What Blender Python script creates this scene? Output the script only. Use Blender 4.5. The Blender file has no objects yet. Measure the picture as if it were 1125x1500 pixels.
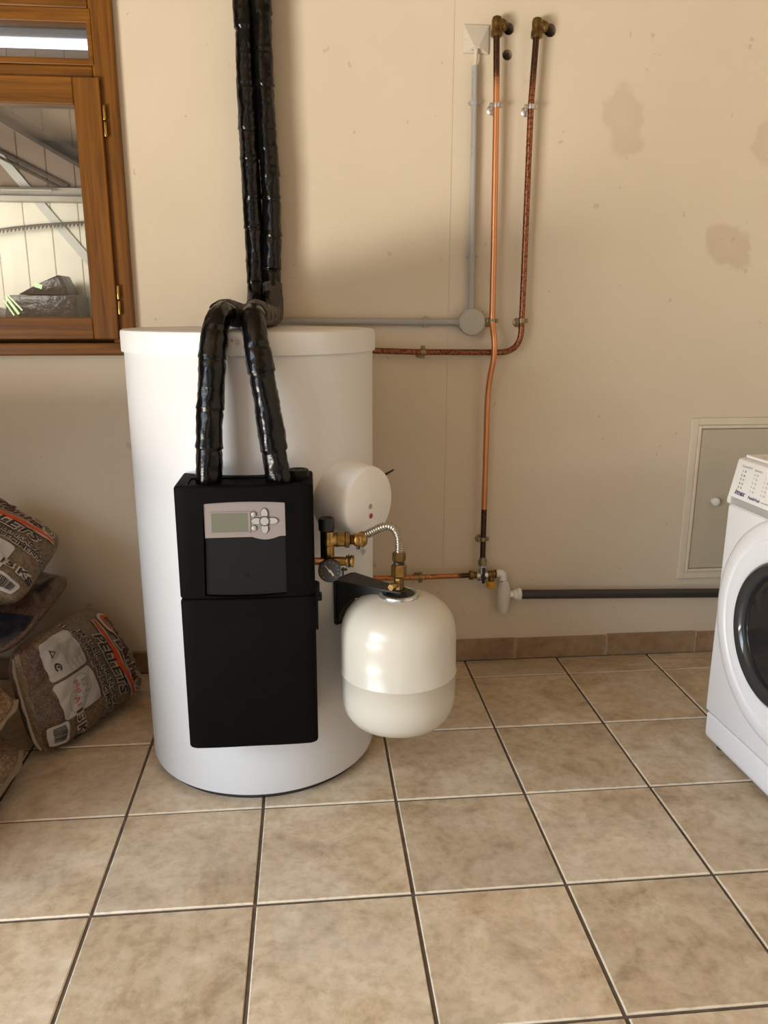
import bpy, bmesh, math, random
from mathutils import Vector, Matrix, noise
random.seed(7)
S = bpy.context.scene
COL = S.collection
pi, sin, cos = math.pi, math.sin, math.cos
V = Vector

# ------------------------------------------------------------------ camera
cam_data = bpy.data.cameras.new('camera')
cam = bpy.data.objects.new('camera', cam_data); COL.objects.link(cam)
S.camera = cam
cam_data.sensor_fit = 'VERTICAL'; cam_data.sensor_height = 36.0
cam_data.lens = 1160.7 / 1500 * 36.0
cam_data.clip_start = 0.02
PIT, YAW, ROLL = 0.24916, 0.09563, 0.00198
fw = V((sin(YAW) * cos(PIT), cos(YAW) * cos(PIT), -sin(PIT)))
rt = V((cos(YAW), -sin(YAW), 0)); up = rt.cross(fw)
r2 = rt * cos(ROLL) + up * sin(ROLL); u2 = -rt * sin(ROLL) + up * cos(ROLL)
M = Matrix((r2, u2, -fw)).transposed().to_4x4()
M.translation = V((0.4663, -1.4210, 1.2031))
cam.matrix_world = M

# ------------------------------------------------------------------ world, lamps, exposure
w = bpy.data.worlds.new('sky'); S.world = w; w.use_nodes = True
bg = w.node_tree.nodes['Background']
bg.inputs[0].default_value = (0.80, 0.90, 1.0, 1); bg.inputs[1].default_value = 1.0

def area(name, loc, target, sx, sy, power, color, spread=180):
    d = bpy.data.lights.new(name, 'AREA'); d.shape = 'RECTANGLE'; d.size = sx; d.size_y = sy
    d.energy = power; d.color = color; d.spread = math.radians(spread)
    o = bpy.data.objects.new(name, d); COL.objects.link(o); o.location = loc
    o.rotation_euler = (V(target) - V(loc)).to_track_quat('-Z', 'Y').to_euler()
    return o
# the wide open door of the left wall: sunlit ground outside throws warm light up into the room, the open sky sends cool light down onto the floor
area('sunlit_ground', (-3.7, -2.1, 0.03), (-3.7, -2.1, 3.0), 3.4, 4.2, 2150, (1.0, 0.935, 0.82))
area('daylight_sky', (-1.88, -2.1, 1.30), (-0.50, -1.35, 0.0), 2.3, 1.7, 55, (0.74, 0.87, 1.0), 88)
# a narrow glazed door behind the camera
area('daylight_door', (0.10, -3.57, 1.15), (0.15, 0.0, 1.05), 0.55, 1.85, 3.5, (0.92, 0.95, 1.0))
# fill light added to brighten the cladding beyond the glass, without a fitting
area('store_fill', (-0.9, 1.75, 1.50), (-0.7, 2.4, 1.35), 0.5, 0.25, 5.2, (1.0, 0.95, 0.85))

S.view_settings.view_transform = 'Standard'; S.view_settings.look = 'None'
S.view_settings.exposure = 0.0; S.view_settings.gamma = 1.0
S.view_settings.use_curve_mapping = False

# ------------------------------------------------------------------ materials
def new_mat(name):
    m = bpy.data.materials.new(name); m.use_nodes = True
    return m, m.node_tree, m.node_tree.nodes['Principled BSDF']
def N(nt, t, **kw):
    n = nt.nodes.new(t)
    for k, v in kw.items(): setattr(n, k, v)
    return n
def ramp(nt, fac, stops):
    r = N(nt, 'ShaderNodeValToRGB'); e = r.color_ramp.elements
    e[0].position, e[0].color = stops[0][0], (*stops[0][1], 1)
    e[1].position, e[1].color = stops[-1][0], (*stops[-1][1], 1)
    for p_, c in stops[1:-1]:
        x = e.new(p_); x.color = (*c, 1)
    nt.links.new(fac, r.inputs[0]); return r.outputs[0]
def noise_tex(nt, vec, scale, detail=4, rough=0.55, dist=0.0):
    n = N(nt, 'ShaderNodeTexNoise'); n.inputs['Scale'].default_value = scale
    n.inputs['Detail'].default_value = detail; n.inputs['Roughness'].default_value = rough
    n.inputs['Distortion'].default_value = dist
    if vec: nt.links.new(vec, n.inputs['Vector'])
    return n.outputs['Fac']
def objco(nt, scale=(1, 1, 1)):
    c = N(nt, 'ShaderNodeTexCoord'); mp = N(nt, 'ShaderNodeMapping'); mp.inputs['Scale'].default_value = scale
    nt.links.new(c.outputs['Object'], mp.inputs['Vector']); return mp.outputs['Vector']
def bump(nt, b, h, strength=0.3, dist=0.002):
    n = N(nt, 'ShaderNodeBump'); n.inputs['Strength'].default_value = strength; n.inputs['Distance'].default_value = dist
    nt.links.new(h, n.inputs['Height']); nt.links.new(n.outputs['Normal'], b.inputs['Normal'])
def mix(nt, fac, a, b, mode='MIX'):
    n = N(nt, 'ShaderNodeMix', data_type='RGBA', blend_type=mode)
    for sock, v in ((n.inputs[0], fac), (n.inputs[6], a), (n.inputs[7], b)):
        if hasattr(v, 'default_value'): nt.links.new(v, sock)
        elif isinstance(v, (int, float)): sock.default_value = v
        else: sock.default_value = (*v, 1)
    return n.outputs[2]
def math_(nt, op, a, b=None, clamp=False):
    n = N(nt, 'ShaderNodeMath', operation=op, use_clamp=clamp)
    for i, v in enumerate((a, b)):
        if v is None: continue
        if hasattr(v, 'default_value'): nt.links.new(v, n.inputs[i])
        else: n.inputs[i].default_value = v
    return n.outputs[0]
def plain(name, col, rough=0.5, metal=0.0, var=0.0, vscale=8.0, bmp=0.0, bscale=200.0, spec=0.5, coat=0.0, bdist=0.001):
    m, nt, b = new_mat(name)
    b.inputs['Base Color'].default_value = (*col, 1); b.inputs['Roughness'].default_value = rough
    b.inputs['Metallic'].default_value = metal; b.inputs['Specular IOR Level'].default_value = spec
    b.inputs['Coat Weight'].default_value = coat; b.inputs['Coat Roughness'].default_value = 0.08
    co = objco(nt)
    if var:
        c = ramp(nt, noise_tex(nt, co, vscale, 5), [(0.3, tuple(x * (1 - var) for x in col)), (0.7, tuple(min(1, x * (1 + var)) for x in col))])
        nt.links.new(c, b.inputs['Base Color'])
    if bmp: bump(nt, b, noise_tex(nt, co, bscale, 3), bmp, bdist)
    return m

def wall_mat(name, stains=()):
    m, nt, b = new_mat(name)
    co = objco(nt)
    big = noise_tex(nt, co, 1.6, 5, 0.6)
    c = ramp(nt, big, [(0.3, (0.655, 0.565, 0.435)), (0.7, (0.705, 0.615, 0.48))])
    # small scuffs
    sp = noise_tex(nt, co, 26, 2, 0.5)
    c = mix(nt, math_(nt, 'MULTIPLY', ramp(nt, sp, [(0.735, (0, 0, 0)), (0.76, (1, 1, 1))]), 0.35), c, (0.36, 0.28, 0.19))
    wob = noise_tex(nt, co, 14, 4)
    for cx, cz, rx, rz, tilt, k in stains:
        sub = N(nt, 'ShaderNodeVectorMath', operation='SUBTRACT'); nt.links.new(co, sub.inputs[0]); sub.inputs[1].default_value = (cx, 1.14, cz)
        mp = N(nt, 'ShaderNodeMapping', vector_type='POINT'); nt.links.new(sub.outputs[0], mp.inputs['Vector'])
        mp.inputs['Rotation'].default_value = (0, tilt, 0)
        sc = N(nt, 'ShaderNodeVectorMath', operation='MULTIPLY'); nt.links.new(mp.outputs[0], sc.inputs[0]); sc.inputs[1].default_value = (1 / rx, 0, 1 / rz)
        ln = N(nt, 'ShaderNodeVectorMath', operation='LENGTH'); nt.links.new(sc.outputs[0], ln.inputs[0])
        d = math_(nt, 'ADD', ln.outputs['Value'], math_(nt, 'MULTIPLY', math_(nt, 'SUBTRACT', wob, 0.5), 1.3))
        mask = ramp(nt, d, [(0.0, (0.75, 0.75, 0.75)), (0.78, (1, 1, 1)), (1.12, (0, 0, 0))])
        c = mix(nt, math_(nt, 'MULTIPLY', mask, k), c, (0.40, 0.29, 0.185))
    nt.links.new(c, b.inputs['Base Color']); b.inputs['Roughness'].default_value = 0.62
    b.inputs['Specular IOR Level'].default_value = 0.3
    bump(nt, b, noise_tex(nt, co, 45, 4), 0.10, 0.003)
    return m

def wood_mat(name, axis, dark=(0.105, 0.036, 0.0035), light=(0.275, 0.108, 0.0125)):
    m, nt, b = new_mat(name)
    sc = [60, 60, 60]; sc[axis] = 2.6
    co = objco(nt, tuple(sc))
    g = noise_tex(nt, co, 1.0, 6, 0.6, 0.6)
    c = ramp(nt, g, [(0.30, dark), (0.52, tuple((a + d) / 2 for a, d in zip(light, dark))), (0.75, light)])
    fl = noise_tex(nt, objco(nt), 3.0, 2)
    c = mix(nt, 0.35, c, ramp(nt, fl, [(0.35, (0.62, 0.60, 0.58)), (0.65, (1, 1, 1))]), 'MULTIPLY')
    nt.links.new(c, b.inputs['Base Color']); b.inputs['Roughness'].default_value = 0.36
    b.inputs['Specular IOR Level'].default_value = 0.25
    bump(nt, b, g, 0.12, 0.001)
    return m

def tile_mat(name, half, bright=1.0, warm=0.0):
    m, nt, b = new_mat(name)
    info = N(nt, 'ShaderNodeObjectInfo'); tc = N(nt, 'ShaderNodeTexCoord')
    off = N(nt, 'ShaderNodeCombineXYZ')
    nt.links.new(math_(nt, 'MULTIPLY', info.outputs['Random'], 57.0), off.inputs[0])
    nt.links.new(math_(nt, 'MULTIPLY', info.outputs['Random'], 91.0), off.inputs[1])
    add = N(nt, 'ShaderNodeVectorMath', operation='ADD'); nt.links.new(tc.outputs['Object'], add.inputs[0]); nt.links.new(off.outputs[0], add.inputs[1])
    co = add.outputs[0]
    A = noise_tex(nt, co, 6.5, 8, 0.68, 0.5); B = noise_tex(nt, co, 34, 6, 0.65); Cn = noise_tex(nt, co, 2.4, 3)
    k = bright
    def q(c): return (c[0] * k, c[1] * k * (1 - .15 * warm), c[2] * k * (1 - .30 * warm))
    c = ramp(nt, A, [(0.28, q((0.255, 0.180, 0.108))), (0.48, q((0.430, 0.330, 0.216))), (0.72, q((0.555, 0.465, 0.348)))])
    c = mix(nt, math_(nt, 'MULTIPLY', ramp(nt, Cn, [(0.45, (0, 0, 0)), (0.65, (1, 1, 1))]), 0.40), c, q((0.46, 0.41, 0.335)))
    c = mix(nt, 0.40, c, ramp(nt, B, [(0.36, (0.52, 0.47, 0.40)), (0.56, (1.0, 1.0, 1.0))]), 'MULTIPLY')
    tone = math_(nt, 'ADD', math_(nt, 'MULTIPLY', info.outputs['Random'], 0.20), 0.90)
    n = N(nt, 'ShaderNodeVectorMath', operation='SCALE'); nt.links.new(c, n.inputs[0]); nt.links.new(tone, n.inputs['Scale'])
    c = n.outputs[0]
    # worn pale rim
    sx = N(nt, 'ShaderNodeSeparateXYZ'); nt.links.new(tc.outputs['Object'], sx.inputs[0])
    e = math_(nt, 'MAXIMUM', math_(nt, 'ABSOLUTE', sx.outputs[0]), math_(nt, 'ABSOLUTE', sx.outputs[1]))
    e = math_(nt, 'ADD', e, math_(nt, 'MULTIPLY', math_(nt, 'SUBTRACT', B, 0.5), 0.008))
    mr = N(nt, 'ShaderNodeMapRange'); mr.inputs[1].default_value = half - 0.0035; mr.inputs[2].default_value = half - 0.001
    nt.links.new(e, mr.inputs[0])
    c = mix(nt, math_(nt, 'MULTIPLY', mr.outputs[0], 0.6), c, q((0.66, 0.58, 0.46)))
    nt.links.new(c, b.inputs['Base Color'])
    rr = N(nt, 'ShaderNodeMapRange'); rr.inputs[3].default_value = 0.30; rr.inputs[4].default_value = 0.50; nt.links.new(A, rr.inputs[0])
    nt.links.new(rr.outputs[0], b.inputs['Roughness']); b.inputs['Specular IOR Level'].default_value = 0.45
    bump(nt, b, math_(nt, 'ADD', A, math_(nt, 'MULTIPLY', B, 0.3)), 0.25, 0.003)
    return m

def copper_mat(name, burnt):     # burnt: list of (axis, threshold_lo, threshold_hi) zones darkened by the torch; patina speckle amount
    m, nt, b = new_mat(name)
    zones, patina, tint = burnt
    co = objco(nt)
    a = noise_tex(nt, co, 130, 5, 0.7); l = noise_tex(nt, co, 6, 3)
    bright = tint
    dark = tuple(x * 0.30 for x in tint)
    c = ramp(nt, a, [(0.42 - 0.1 * (1 - patina), (dark[0], dark[1] * 1.1, dark[2] * 1.3)), (0.56, bright)]) if patina else mix(nt, l, tuple(x * 0.8 for x in bright), bright)
    sx = N(nt, 'ShaderNodeSeparateXYZ'); nt.links.new(co, sx.inputs[0])
    for ax, lo, hi in zones:
        mr = N(nt, 'ShaderNodeMapRange', interpolation_type='SMOOTHSTEP'); mr.inputs[1].default_value = lo; mr.inputs[2].default_value = hi
        nt.links.new(math_(nt, 'ADD', sx.outputs[ax], math_(nt, 'MULTIPLY', math_(nt, 'SUBTRACT', a, 0.5), 0.08)), mr.inputs[0])
        c = mix(nt, mr.outputs[0], c, ramp(nt, a, [(0.35, (0.050, 0.026, 0.020)), (0.6, (0.105, 0.055, 0.038)), (0.8, (0.20, 0.12, 0.06))]))
    nt.links.new(c, b.inputs['Base Color']); b.inputs['Metallic'].default_value = 0.92
    rg = N(nt, 'ShaderNodeMapRange'); rg.inputs[3].default_value = 0.24; rg.inputs[4].default_value = 0.46; nt.links.new(a, rg.inputs[0])
    nt.links.new(rg.outputs[0], b.inputs['Roughness'])
    return m

def pellet_mat(name, base, dark, film=0.4, scale=105):
    m, nt, b = new_mat(name)
    co = objco(nt)
    v = N(nt, 'ShaderNodeTexVoronoi'); v.inputs['Scale'].default_value = scale; v.inputs['Randomness'].default_value = 1.0
    st = N(nt, 'ShaderNodeMapping'); st.inputs['Rotation'].default_value = (0.4, 0.7, 0.9); st.inputs['Scale'].default_value = (1, 0.5, 1)
    nt.links.new(co, st.inputs['Vector']); nt.links.new(st.outputs[0], v.inputs['Vector'])
    sep = N(nt, 'ShaderNodeSeparateColor'); nt.links.new(v.outputs['Color'], sep.inputs[0])
    c = ramp(nt, sep.outputs[0], [(0.0, dark), (1.0, base)])
    c = mix(nt, math_(nt, 'MULTIPLY', ramp(nt, v.outputs['Distance'], [(0.35, (0, 0, 0)), (0.75, (1, 1, 1))]), 0.6), c, tuple(x * 0.35 for x in dark))
    folds = noise_tex(nt, objco(nt), 16, 5, 0.6, 1.2)
    c = mix(nt, ramp(nt, folds, [(0.5, (0, 0, 0)), (0.8, (film, film, film))]), c, (0.27, 0.23, 0.19))
    nt.links.new(c, b.inputs['Base Color']); b.inputs['Roughness'].default_value = 0.42
    b.inputs['Coat Weight'].default_value = 0.35; b.inputs['Coat Roughness'].default_value = 0.22
    bump(nt, b, folds, 0.6, 0.006)
    return m

def glass_mat(name, rough=0.0, dirt=0.0, tint=(1, 1, 1)):
    m = bpy.data.materials.new(name); m.use_nodes = True; nt = m.node_tree
    for n in list(nt.nodes): nt.nodes.remove(n)
    out = N(nt, 'ShaderNodeOutputMaterial'); tr = N(nt, 'ShaderNodeBsdfTransparent'); gl = N(nt, 'ShaderNodeBsdfGlossy')
    tr.inputs[0].default_value = (*tint, 1); gl.inputs['Roughness'].default_value = rough
    fr = N(nt, 'ShaderNodeFresnel'); fr.inputs[0].default_value = 1.5
    mx = N(nt, 'ShaderNodeMixShader'); nt.links.new(fr.outputs[0], mx.inputs[0]); nt.links.new(tr.outputs[0], mx.inputs[1]); nt.links.new(gl.outputs[0], mx.inputs[2])
    last = mx.outputs[0]
    if dirt:
        df = N(nt, 'ShaderNodeBsdfDiffuse'); df.inputs[0].default_value = (0.7, 0.68, 0.62, 1)
        f = ramp(nt, noise_tex(nt, objco(nt), 60, 4, 0.7), [(0.45, (dirt * 0.3,) * 3), (0.72, (dirt * 0.5,) * 3), (0.8, (dirt * 1.4,) * 3)])
        m2 = N(nt, 'ShaderNodeMixShader'); nt.links.new(f, m2.inputs[0]); nt.links.new(last, m2.inputs[1]); nt.links.new(df.outputs[0], m2.inputs[2]); last = m2.outputs[0]
    nt.links.new(last, out.inputs[0])
    return m

def hose_mat(name, col, rough, spec):
    m, nt, b = new_mat(name)
    co = objco(nt)
    f = noise_tex(nt, co, 70, 4, 0.6, 0.8); f2 = noise_tex(nt, co, 260, 2)
    b.inputs['Base Color'].default_value = (*col, 1); b.inputs['Specular IOR Level'].default_value = spec
    rg = N(nt, 'ShaderNodeMapRange'); rg.inputs[3].default_value = rough * 0.7; rg.inputs[4].default_value = rough * 1.4; nt.links.new(f, rg.inputs[0])
    nt.links.new(rg.outputs[0], b.inputs['Roughness'])
    bump(nt, b, math_(nt, 'ADD', f, math_(nt, 'MULTIPLY', f2, 0.25)), 0.22, 0.003)
    return m

MT = dict(
    wall_b=wall_mat('painted_cream_wall_stained', [(1.447, 1.768, 0.068, 0.112, 0.35, 0.26), (1.822, 1.402, 0.088, 0.066, -0.75, 0.33), (1.945, 1.715, 0.085, 0.075, 0.3, 0.25), (0.07, 0.985, 0.03, 0.02, 0.2, 0.25)]),
    wall=wall_mat('painted_cream_wall'),
    ceil=plain('bare_timber_ceiling', (0.24, 0.17, 0.105), 0.8, var=0.1),
    block=plain('bare_brown_block', (0.09, 0.07, 0.05), 0.85, var=0.2), ground=plain('pale_yard_concrete', (0.5, 0.46, 0.4), 0.9),
    grout=plain('brown_grout', (0.115, 0.082, 0.055), 0.9, var=0.35, vscale=30, bmp=0.5, bscale=300),
    tile=tile_mat('beige_stone_tile', 0.1627, 1.29), skirt=tile_mat('brown_skirting_tile', 0.163, 0.78, 1.0),
    wood_v=wood_mat('varnished_wood_upright', 2), wood_h=wood_mat('varnished_wood_level', 0),
    gold=plain('gold_hinge_metal', (0.46, 0.29, 0.075), 0.28, 1.0),
    glass=glass_mat('window_glass', 0.0, 0.05), dusty=glass_mat('dusty_glass', 0.05, 0.14, (0.88, 0.9, 0.96)),
    white=plain('white_sheet_metal', (0.68, 0.68, 0.69), 0.42, var=0.01, bmp=0.04, bscale=90),
    lid=plain('white_plastic_lid', (0.70, 0.695, 0.69), 0.45, var=0.015),
    dark=plain('dark_base_plastic', (0.028, 0.026, 0.026), 0.6),
    sticker=plain('grey_print', (0.33, 0.33, 0.32), 0.6),
    epp=plain('black_foam_shell', (0.0034, 0.0032, 0.0029), 0.65, bmp=0.5, bscale=420, var=0.2, bdist=0.0008, spec=0.055),
    epp2=plain('black_plastic_cover', (0.0085, 0.0088, 0.0095), 0.5, spec=0.15, bmp=0.1, bscale=700),
    silver=plain('silver_grey_plastic', (0.235, 0.198, 0.187), 0.5),
    lcd=plain('grey_green_screen', (0.135, 0.135, 0.098), 0.3),
    button=plain('pale_grey_button', (0.36, 0.34, 0.315), 0.45), btn_rim=plain('dark_grey_ring', (0.055, 0.05, 0.048), 0.5),
    hose=hose_mat('black_tape_wrap', (0.0022, 0.0020, 0.0020), 0.19, 0.32), sleeve=hose_mat('grey_elastic_tape', (0.060, 0.051, 0.043), 0.6, 0.3),
    pvc_w=plain('white_moulded_plastic', (0.80, 0.785, 0.755), 0.42), pvc_t=plain('translucent_white_plastic', (0.66, 0.62, 0.56), 0.5, var=0.05),
    disc=plain('white_heater_plastic', (0.80, 0.785, 0.76), 0.40),
    red=plain('red_lamp_plastic', (0.33, 0.035, 0.012), 0.3), black=plain('black_plastic', (0.012, 0.012, 0.012), 0.4), blackm=plain('black_painted_steel', (0.018, 0.0175, 0.017), 0.5, bmp=0.1),
    brass=plain('brass', (0.36, 0.225, 0.075), 0.33, 1.0, var=0.22, vscale=60), brass_d=plain('tarnished_brass', (0.21, 0.135, 0.050), 0.42, 1.0, var=0.3, vscale=60),
    steel=plain('zinc_plated_steel', (0.62, 0.62, 0.61), 0.30, 0.95, var=0.12, vscale=60), chrome=plain('stainless_corrugated', (0.40, 0.37, 0.31), 0.30, 1.0),
    clip_o=plain('aged_clip_metal', (0.30, 0.25, 0.15), 0.42, 0.9, var=0.3, vscale=80),
    vessel=plain('cream_gloss_enamel', (0.575, 0.54, 0.46), 0.27, var=0.01, coat=0.12),
    cop_a=copper_mat('bright_copper_burnt_top', ([(2, 1.47, 1.53)], 0.0, (0.80, 0.36, 0.165))),
    cop_a2=copper_mat('bright_copper_burnt_foot', ([], 0.0, (0.80, 0.36, 0.18))),
    cop_b=copper_mat('speckled_copper', ([(2, 0.74, 0.84)], 1.0, (0.40, 0.155, 0.080))),
    cop_c=copper_mat('copper_burnt_end', ([(0, -0.045, -0.025)], 0.25, (0.70, 0.30, 0.14))),
    scorched=copper_mat('scorched_copper', ([(2, -9, -8)], 0.5, (0.3, 0.13, 0.07))),
    conduit=plain('grey_pvc_conduit', (0.375, 0.36, 0.33), 0.45), box=plain('grey_junction_plastic', (0.43, 0.405, 0.345), 0.5),
    ivory=plain('ivory_plastic', (0.60, 0.54, 0.445), 0.45), ink=plain('black_ink', (0.02, 0.018, 0.018), 0.6), ink_b=plain('dark_blue_ink', (0.035, 0.028, 0.12), 0.5),
    ink_g=plain('pale_grey_ink', (0.30, 0.28, 0.25), 0.6), yellow=plain('yellow_plastic', (0.60, 0.31, 0.025), 0.4), soil=plain('dark_anthracite_pvc', (0.036, 0.031, 0.029), 0.38),
    hatch=plain('greenish_grey_paint', (0.52, 0.47, 0.365), 0.45, var=0.04, bmp=0.06, bscale=60), hatch_f=plain('cream_gloss_paint', (0.70, 0.625, 0.495), 0.45, var=0.04),
    washer=plain('white_enamel', (0.82, 0.815, 0.825), 0.28), washer_p=plain('white_panel_plastic', (0.80, 0.785, 0.755), 0.35),
    pull=plain('silver_grey_pull', (0.47, 0.48, 0.455), 0.35, 0.25), rim=plain('dark_glossy_rim', (0.055, 0.055, 0.055), 0.12, 0.35), bowl=plain('dark_door_glass', (0.018, 0.019, 0.021), 0.05),
    bag_tan=pellet_mat('tan_pellet_film', (0.215, 0.150, 0.088), (0.150, 0.102, 0.058), 0.22, 210), bag_brown=pellet_mat('brown_pellet_film', (0.150, 0.078, 0.042), (0.062, 0.028, 0.016), 0.20, 190),
    bag_clear=pellet_mat('clear_pellet_film', (0.36, 0.225, 0.12), (0.20, 0.11, 0.055), 0.22, 170), bag_blue=pellet_mat('blue_pellet_film', (0.010, 0.012, 0.026), (0.006, 0.007, 0.016), 0.03),
    film=plain('clear_film_edge', (0.36, 0.30, 0.23), 0.3), label=plain('white_label_print', (0.46, 0.43, 0.40), 0.5, var=0.03, vscale=20), print_w=plain('pale_print', (0.50, 0.43, 0.35), 0.5),
    print_r=plain('orange_red_print', (0.50, 0.060, 0.012), 0.5), ink_br=plain('dark_brown_ink', (0.07, 0.012, 0.008), 0.5), ink_r=plain('dull_red_ink', (0.45, 0.08, 0.07), 0.5),
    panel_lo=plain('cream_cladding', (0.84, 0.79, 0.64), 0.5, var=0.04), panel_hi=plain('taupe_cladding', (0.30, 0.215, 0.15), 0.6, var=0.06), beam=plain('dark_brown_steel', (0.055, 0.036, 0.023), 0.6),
    reflection=plain('blue_grey_reflection', (0.62, 0.61, 0.54), 0.55), rail=plain('grey_rail', (0.42, 0.38, 0.31), 0.45, var=0.1), saw=plain('dark_saw_steel', (0.06, 0.05, 0.04), 0.5, 0.6),
    wrap=plain('dark_shrink_wrap', (0.040, 0.024, 0.012), 0.35, var=0.35, vscale=25, bmp=0.7, bscale=25, bdist=0.01), wrap_g=plain('pale_green_tape', (0.55, 0.80, 0.42), 0.3), floor_n=plain('grey_screed', (0.4, 0.38, 0.34), 0.8))
tube_m, nt_, b_ = new_mat('lit_tube')
b_.inputs['Emission Color'].default_value = (0.86, 0.92, 1, 1); b_.inputs['Emission Strength'].default_value = 2.2; b_.inputs['Base Color'].default_value = (0.9, 0.9, 0.9, 1)
MT['tube'] = tube_m

# ------------------------------------------------------------------ object helpers
ORG = {}
def thing(name, label, cat, loc=(0, 0, 0), group=None, kind=None):
    o = bpy.data.objects.new(name, None); COL.objects.link(o); o.location = loc; o.empty_display_size = 0.05
    if label: o['label'] = label
    if cat: o['category'] = cat
    if group: o['group'] = group
    if kind: o['kind'] = kind
    ORG[o] = V(loc); return o
def tag(o, label, cat, group=None):
    o['label'] = label; o['category'] = cat
    if group: o['group'] = group
    return o
def mk(name, geo, mat, parent=None, smooth=False, origin=None, label=None, kind=None, sharp=40):
    """geo = (verts, faces) in world coordinates; linked as one mesh object."""
    vs, fs = geo
    org = ORG[parent] if parent else (V(origin) if origin else V((0, 0, 0)))
    me = bpy.data.meshes.new(name)
    me.from_pydata([tuple(V(v) - org) for v in vs], [], fs); me.update()
    bm = bmesh.new(); bm.from_mesh(me); bmesh.ops.recalc_face_normals(bm, faces=bm.faces)
    if smooth:
        for f in bm.faces: f.smooth = True
        a = math.radians(sharp)
        for e in bm.edges:
            if len(e.link_faces) == 2 and e.calc_face_angle(0) > a: e.smooth = False
    bm.to_mesh(me); bm.free()
    if mat: me.materials.append(MT[mat] if isinstance(mat, str) else mat)
    o = bpy.data.objects.new(name, me); COL.objects.link(o)
    if parent: o.parent = parent
    else: o.location = org
    ORG[o] = org
    if label: o['label'] = label
    if kind: o['kind'] = kind
    return o
def join(*gs):
    vs, fs = [], []
    for v, f in gs:
        k = len(vs); vs += [tuple(x) for x in v]; fs += [tuple(i + k for i in q) for q in f]
    return vs, fs
def xf(g, mat):
    return [tuple(mat @ V(v)) for v in g[0]], g[1]
def from_bm(bm):
    bm.verts.ensure_lookup_table(); bm.verts.index_update()
    vs = [tuple(v.co) for v in bm.verts]; fs = [tuple(v.index for v in f.verts) for f in bm.faces]; bm.free(); return vs, fs
def box(x0, x1, y0, y1, z0, z1, bev=0.0, seg=2):
    bm = bmesh.new(); bmesh.ops.create_cube(bm, size=1)
    bmesh.ops.scale(bm, vec=(abs(x1 - x0), abs(y1 - y0), abs(z1 - z0)), verts=bm.verts)
    bmesh.ops.translate(bm, vec=((x0 + x1) / 2, (y0 + y1) / 2, (z0 + z1) / 2), verts=bm.verts)
    if bev: bmesh.ops.bevel(bm, geom=list(bm.edges), offset=bev, segments=seg, profile=0.5, affect='EDGES', clamp_overlap=True)
    return from_bm(bm)
def frame_of(d, upv=(0, 0, 1)):
    d = V(d).normalized(); u = V(upv)
    if abs(d.dot(u)) > 0.98: u = V((0, 1, 0)) if abs(d.y) < 0.9 else V((1, 0, 0))
    a = d.cross(u).normalized(); b = a.cross(d).normalized()
    return a, b, d
def lathe(profile, base=(0, 0, 0), axis=(0, 0, 1), n=48, a0=0.0):
    """profile: (radius, height) pairs along axis"""
    a, b, d = frame_of(axis); base = V(base); vs, fs, rings = [], [], []
    for r, h in profile:
        if r < 1e-6: rings.append([len(vs)]); vs.append(tuple(base + d * h)); continue
        rings.append(list(range(len(vs), len(vs) + n)))
        for i in range(n):
            t = 2 * pi * i / n + a0; vs.append(tuple(base + d * h + (a * cos(t) + b * sin(t)) * r))
    for p, q in zip(rings, rings[1:]):
        if len(p) == 1 and len(q) == 1: continue
        for i in range(n):
            j = (i + 1) % n
            if len(p) == 1: fs.append((p[0], q[i], q[j]))
            elif len(q) == 1: fs.append((p[i], q[0], p[j]))
            else: fs.append((p[i], q[i], q[j], p[j]))
    if len(rings[0]) > 1: fs.append(tuple(reversed(rings[0])))
    if len(rings[-1]) > 1: fs.append(tuple(rings[-1]))
    return vs, fs
def cyl(p0, p1, r, n=24, bev=0.0):
    d = V(p1) - V(p0); L = d.length
    pr = [(r, 0), (r, L)] if not bev else [(0, 0), (r - bev, 0), (r - bev * .3, bev * .3), (r, bev), (r, L - bev), (r - bev * .3, L - bev * .3), (r - bev, L), (0, L)]
    return lathe(pr, p0, d, n)
def hexnut(p0, p1, r): return lathe([(0, 0), (r * .86, 0), (r, (V(p1) - V(p0)).length * .14), (r, (V(p1) - V(p0)).length * .86), (r * .86, (V(p1) - V(p0)).length), (0, (V(p1) - V(p0)).length)], p0, V(p1) - V(p0), 6)
def smooth_path(pts, step=0.008):
    pts = [V(p) for p in pts]; P = [pts[0] * 2 - pts[1]] + pts + [pts[-1] * 2 - pts[-2]]; out = []
    for i in range(1, len(P) - 2):
        a, b, c, d = P[i - 1:i + 3]; n = max(2, int((c - b).length / step))
        for k in range(n):
            t = k / n
            out.append(0.5 * ((2 * b) + (c - a) * t + (2 * a - 5 * b + 4 * c - d) * t * t + (3 * b - a - 3 * c + d) * t ** 3))
    out.append(pts[-1]); return out
def fillet_path(pts, r, n=10):
    pts = [V(p) for p in pts]; out = [pts[0]]
    for i in range(1, len(pts) - 1):
        a, b, c = pts[i - 1], pts[i], pts[i + 1]; u = (a - b).normalized(); v = (c - b).normalized()
        rr = r[i] if isinstance(r, dict) and i in r else (r if not isinstance(r, dict) else 0.02)
        ang = u.angle(v); d = min(rr / math.tan(ang / 2), (a - b).length * .49, (c - b).length * .49)
        s, e = b + u * d, b + v * d
        for k in range(n + 1):
            t = k / n; out.append((1 - t) ** 2 * s + 2 * t * (1 - t) * b + t * t * e)
    out.append(pts[-1]); return out
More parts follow.
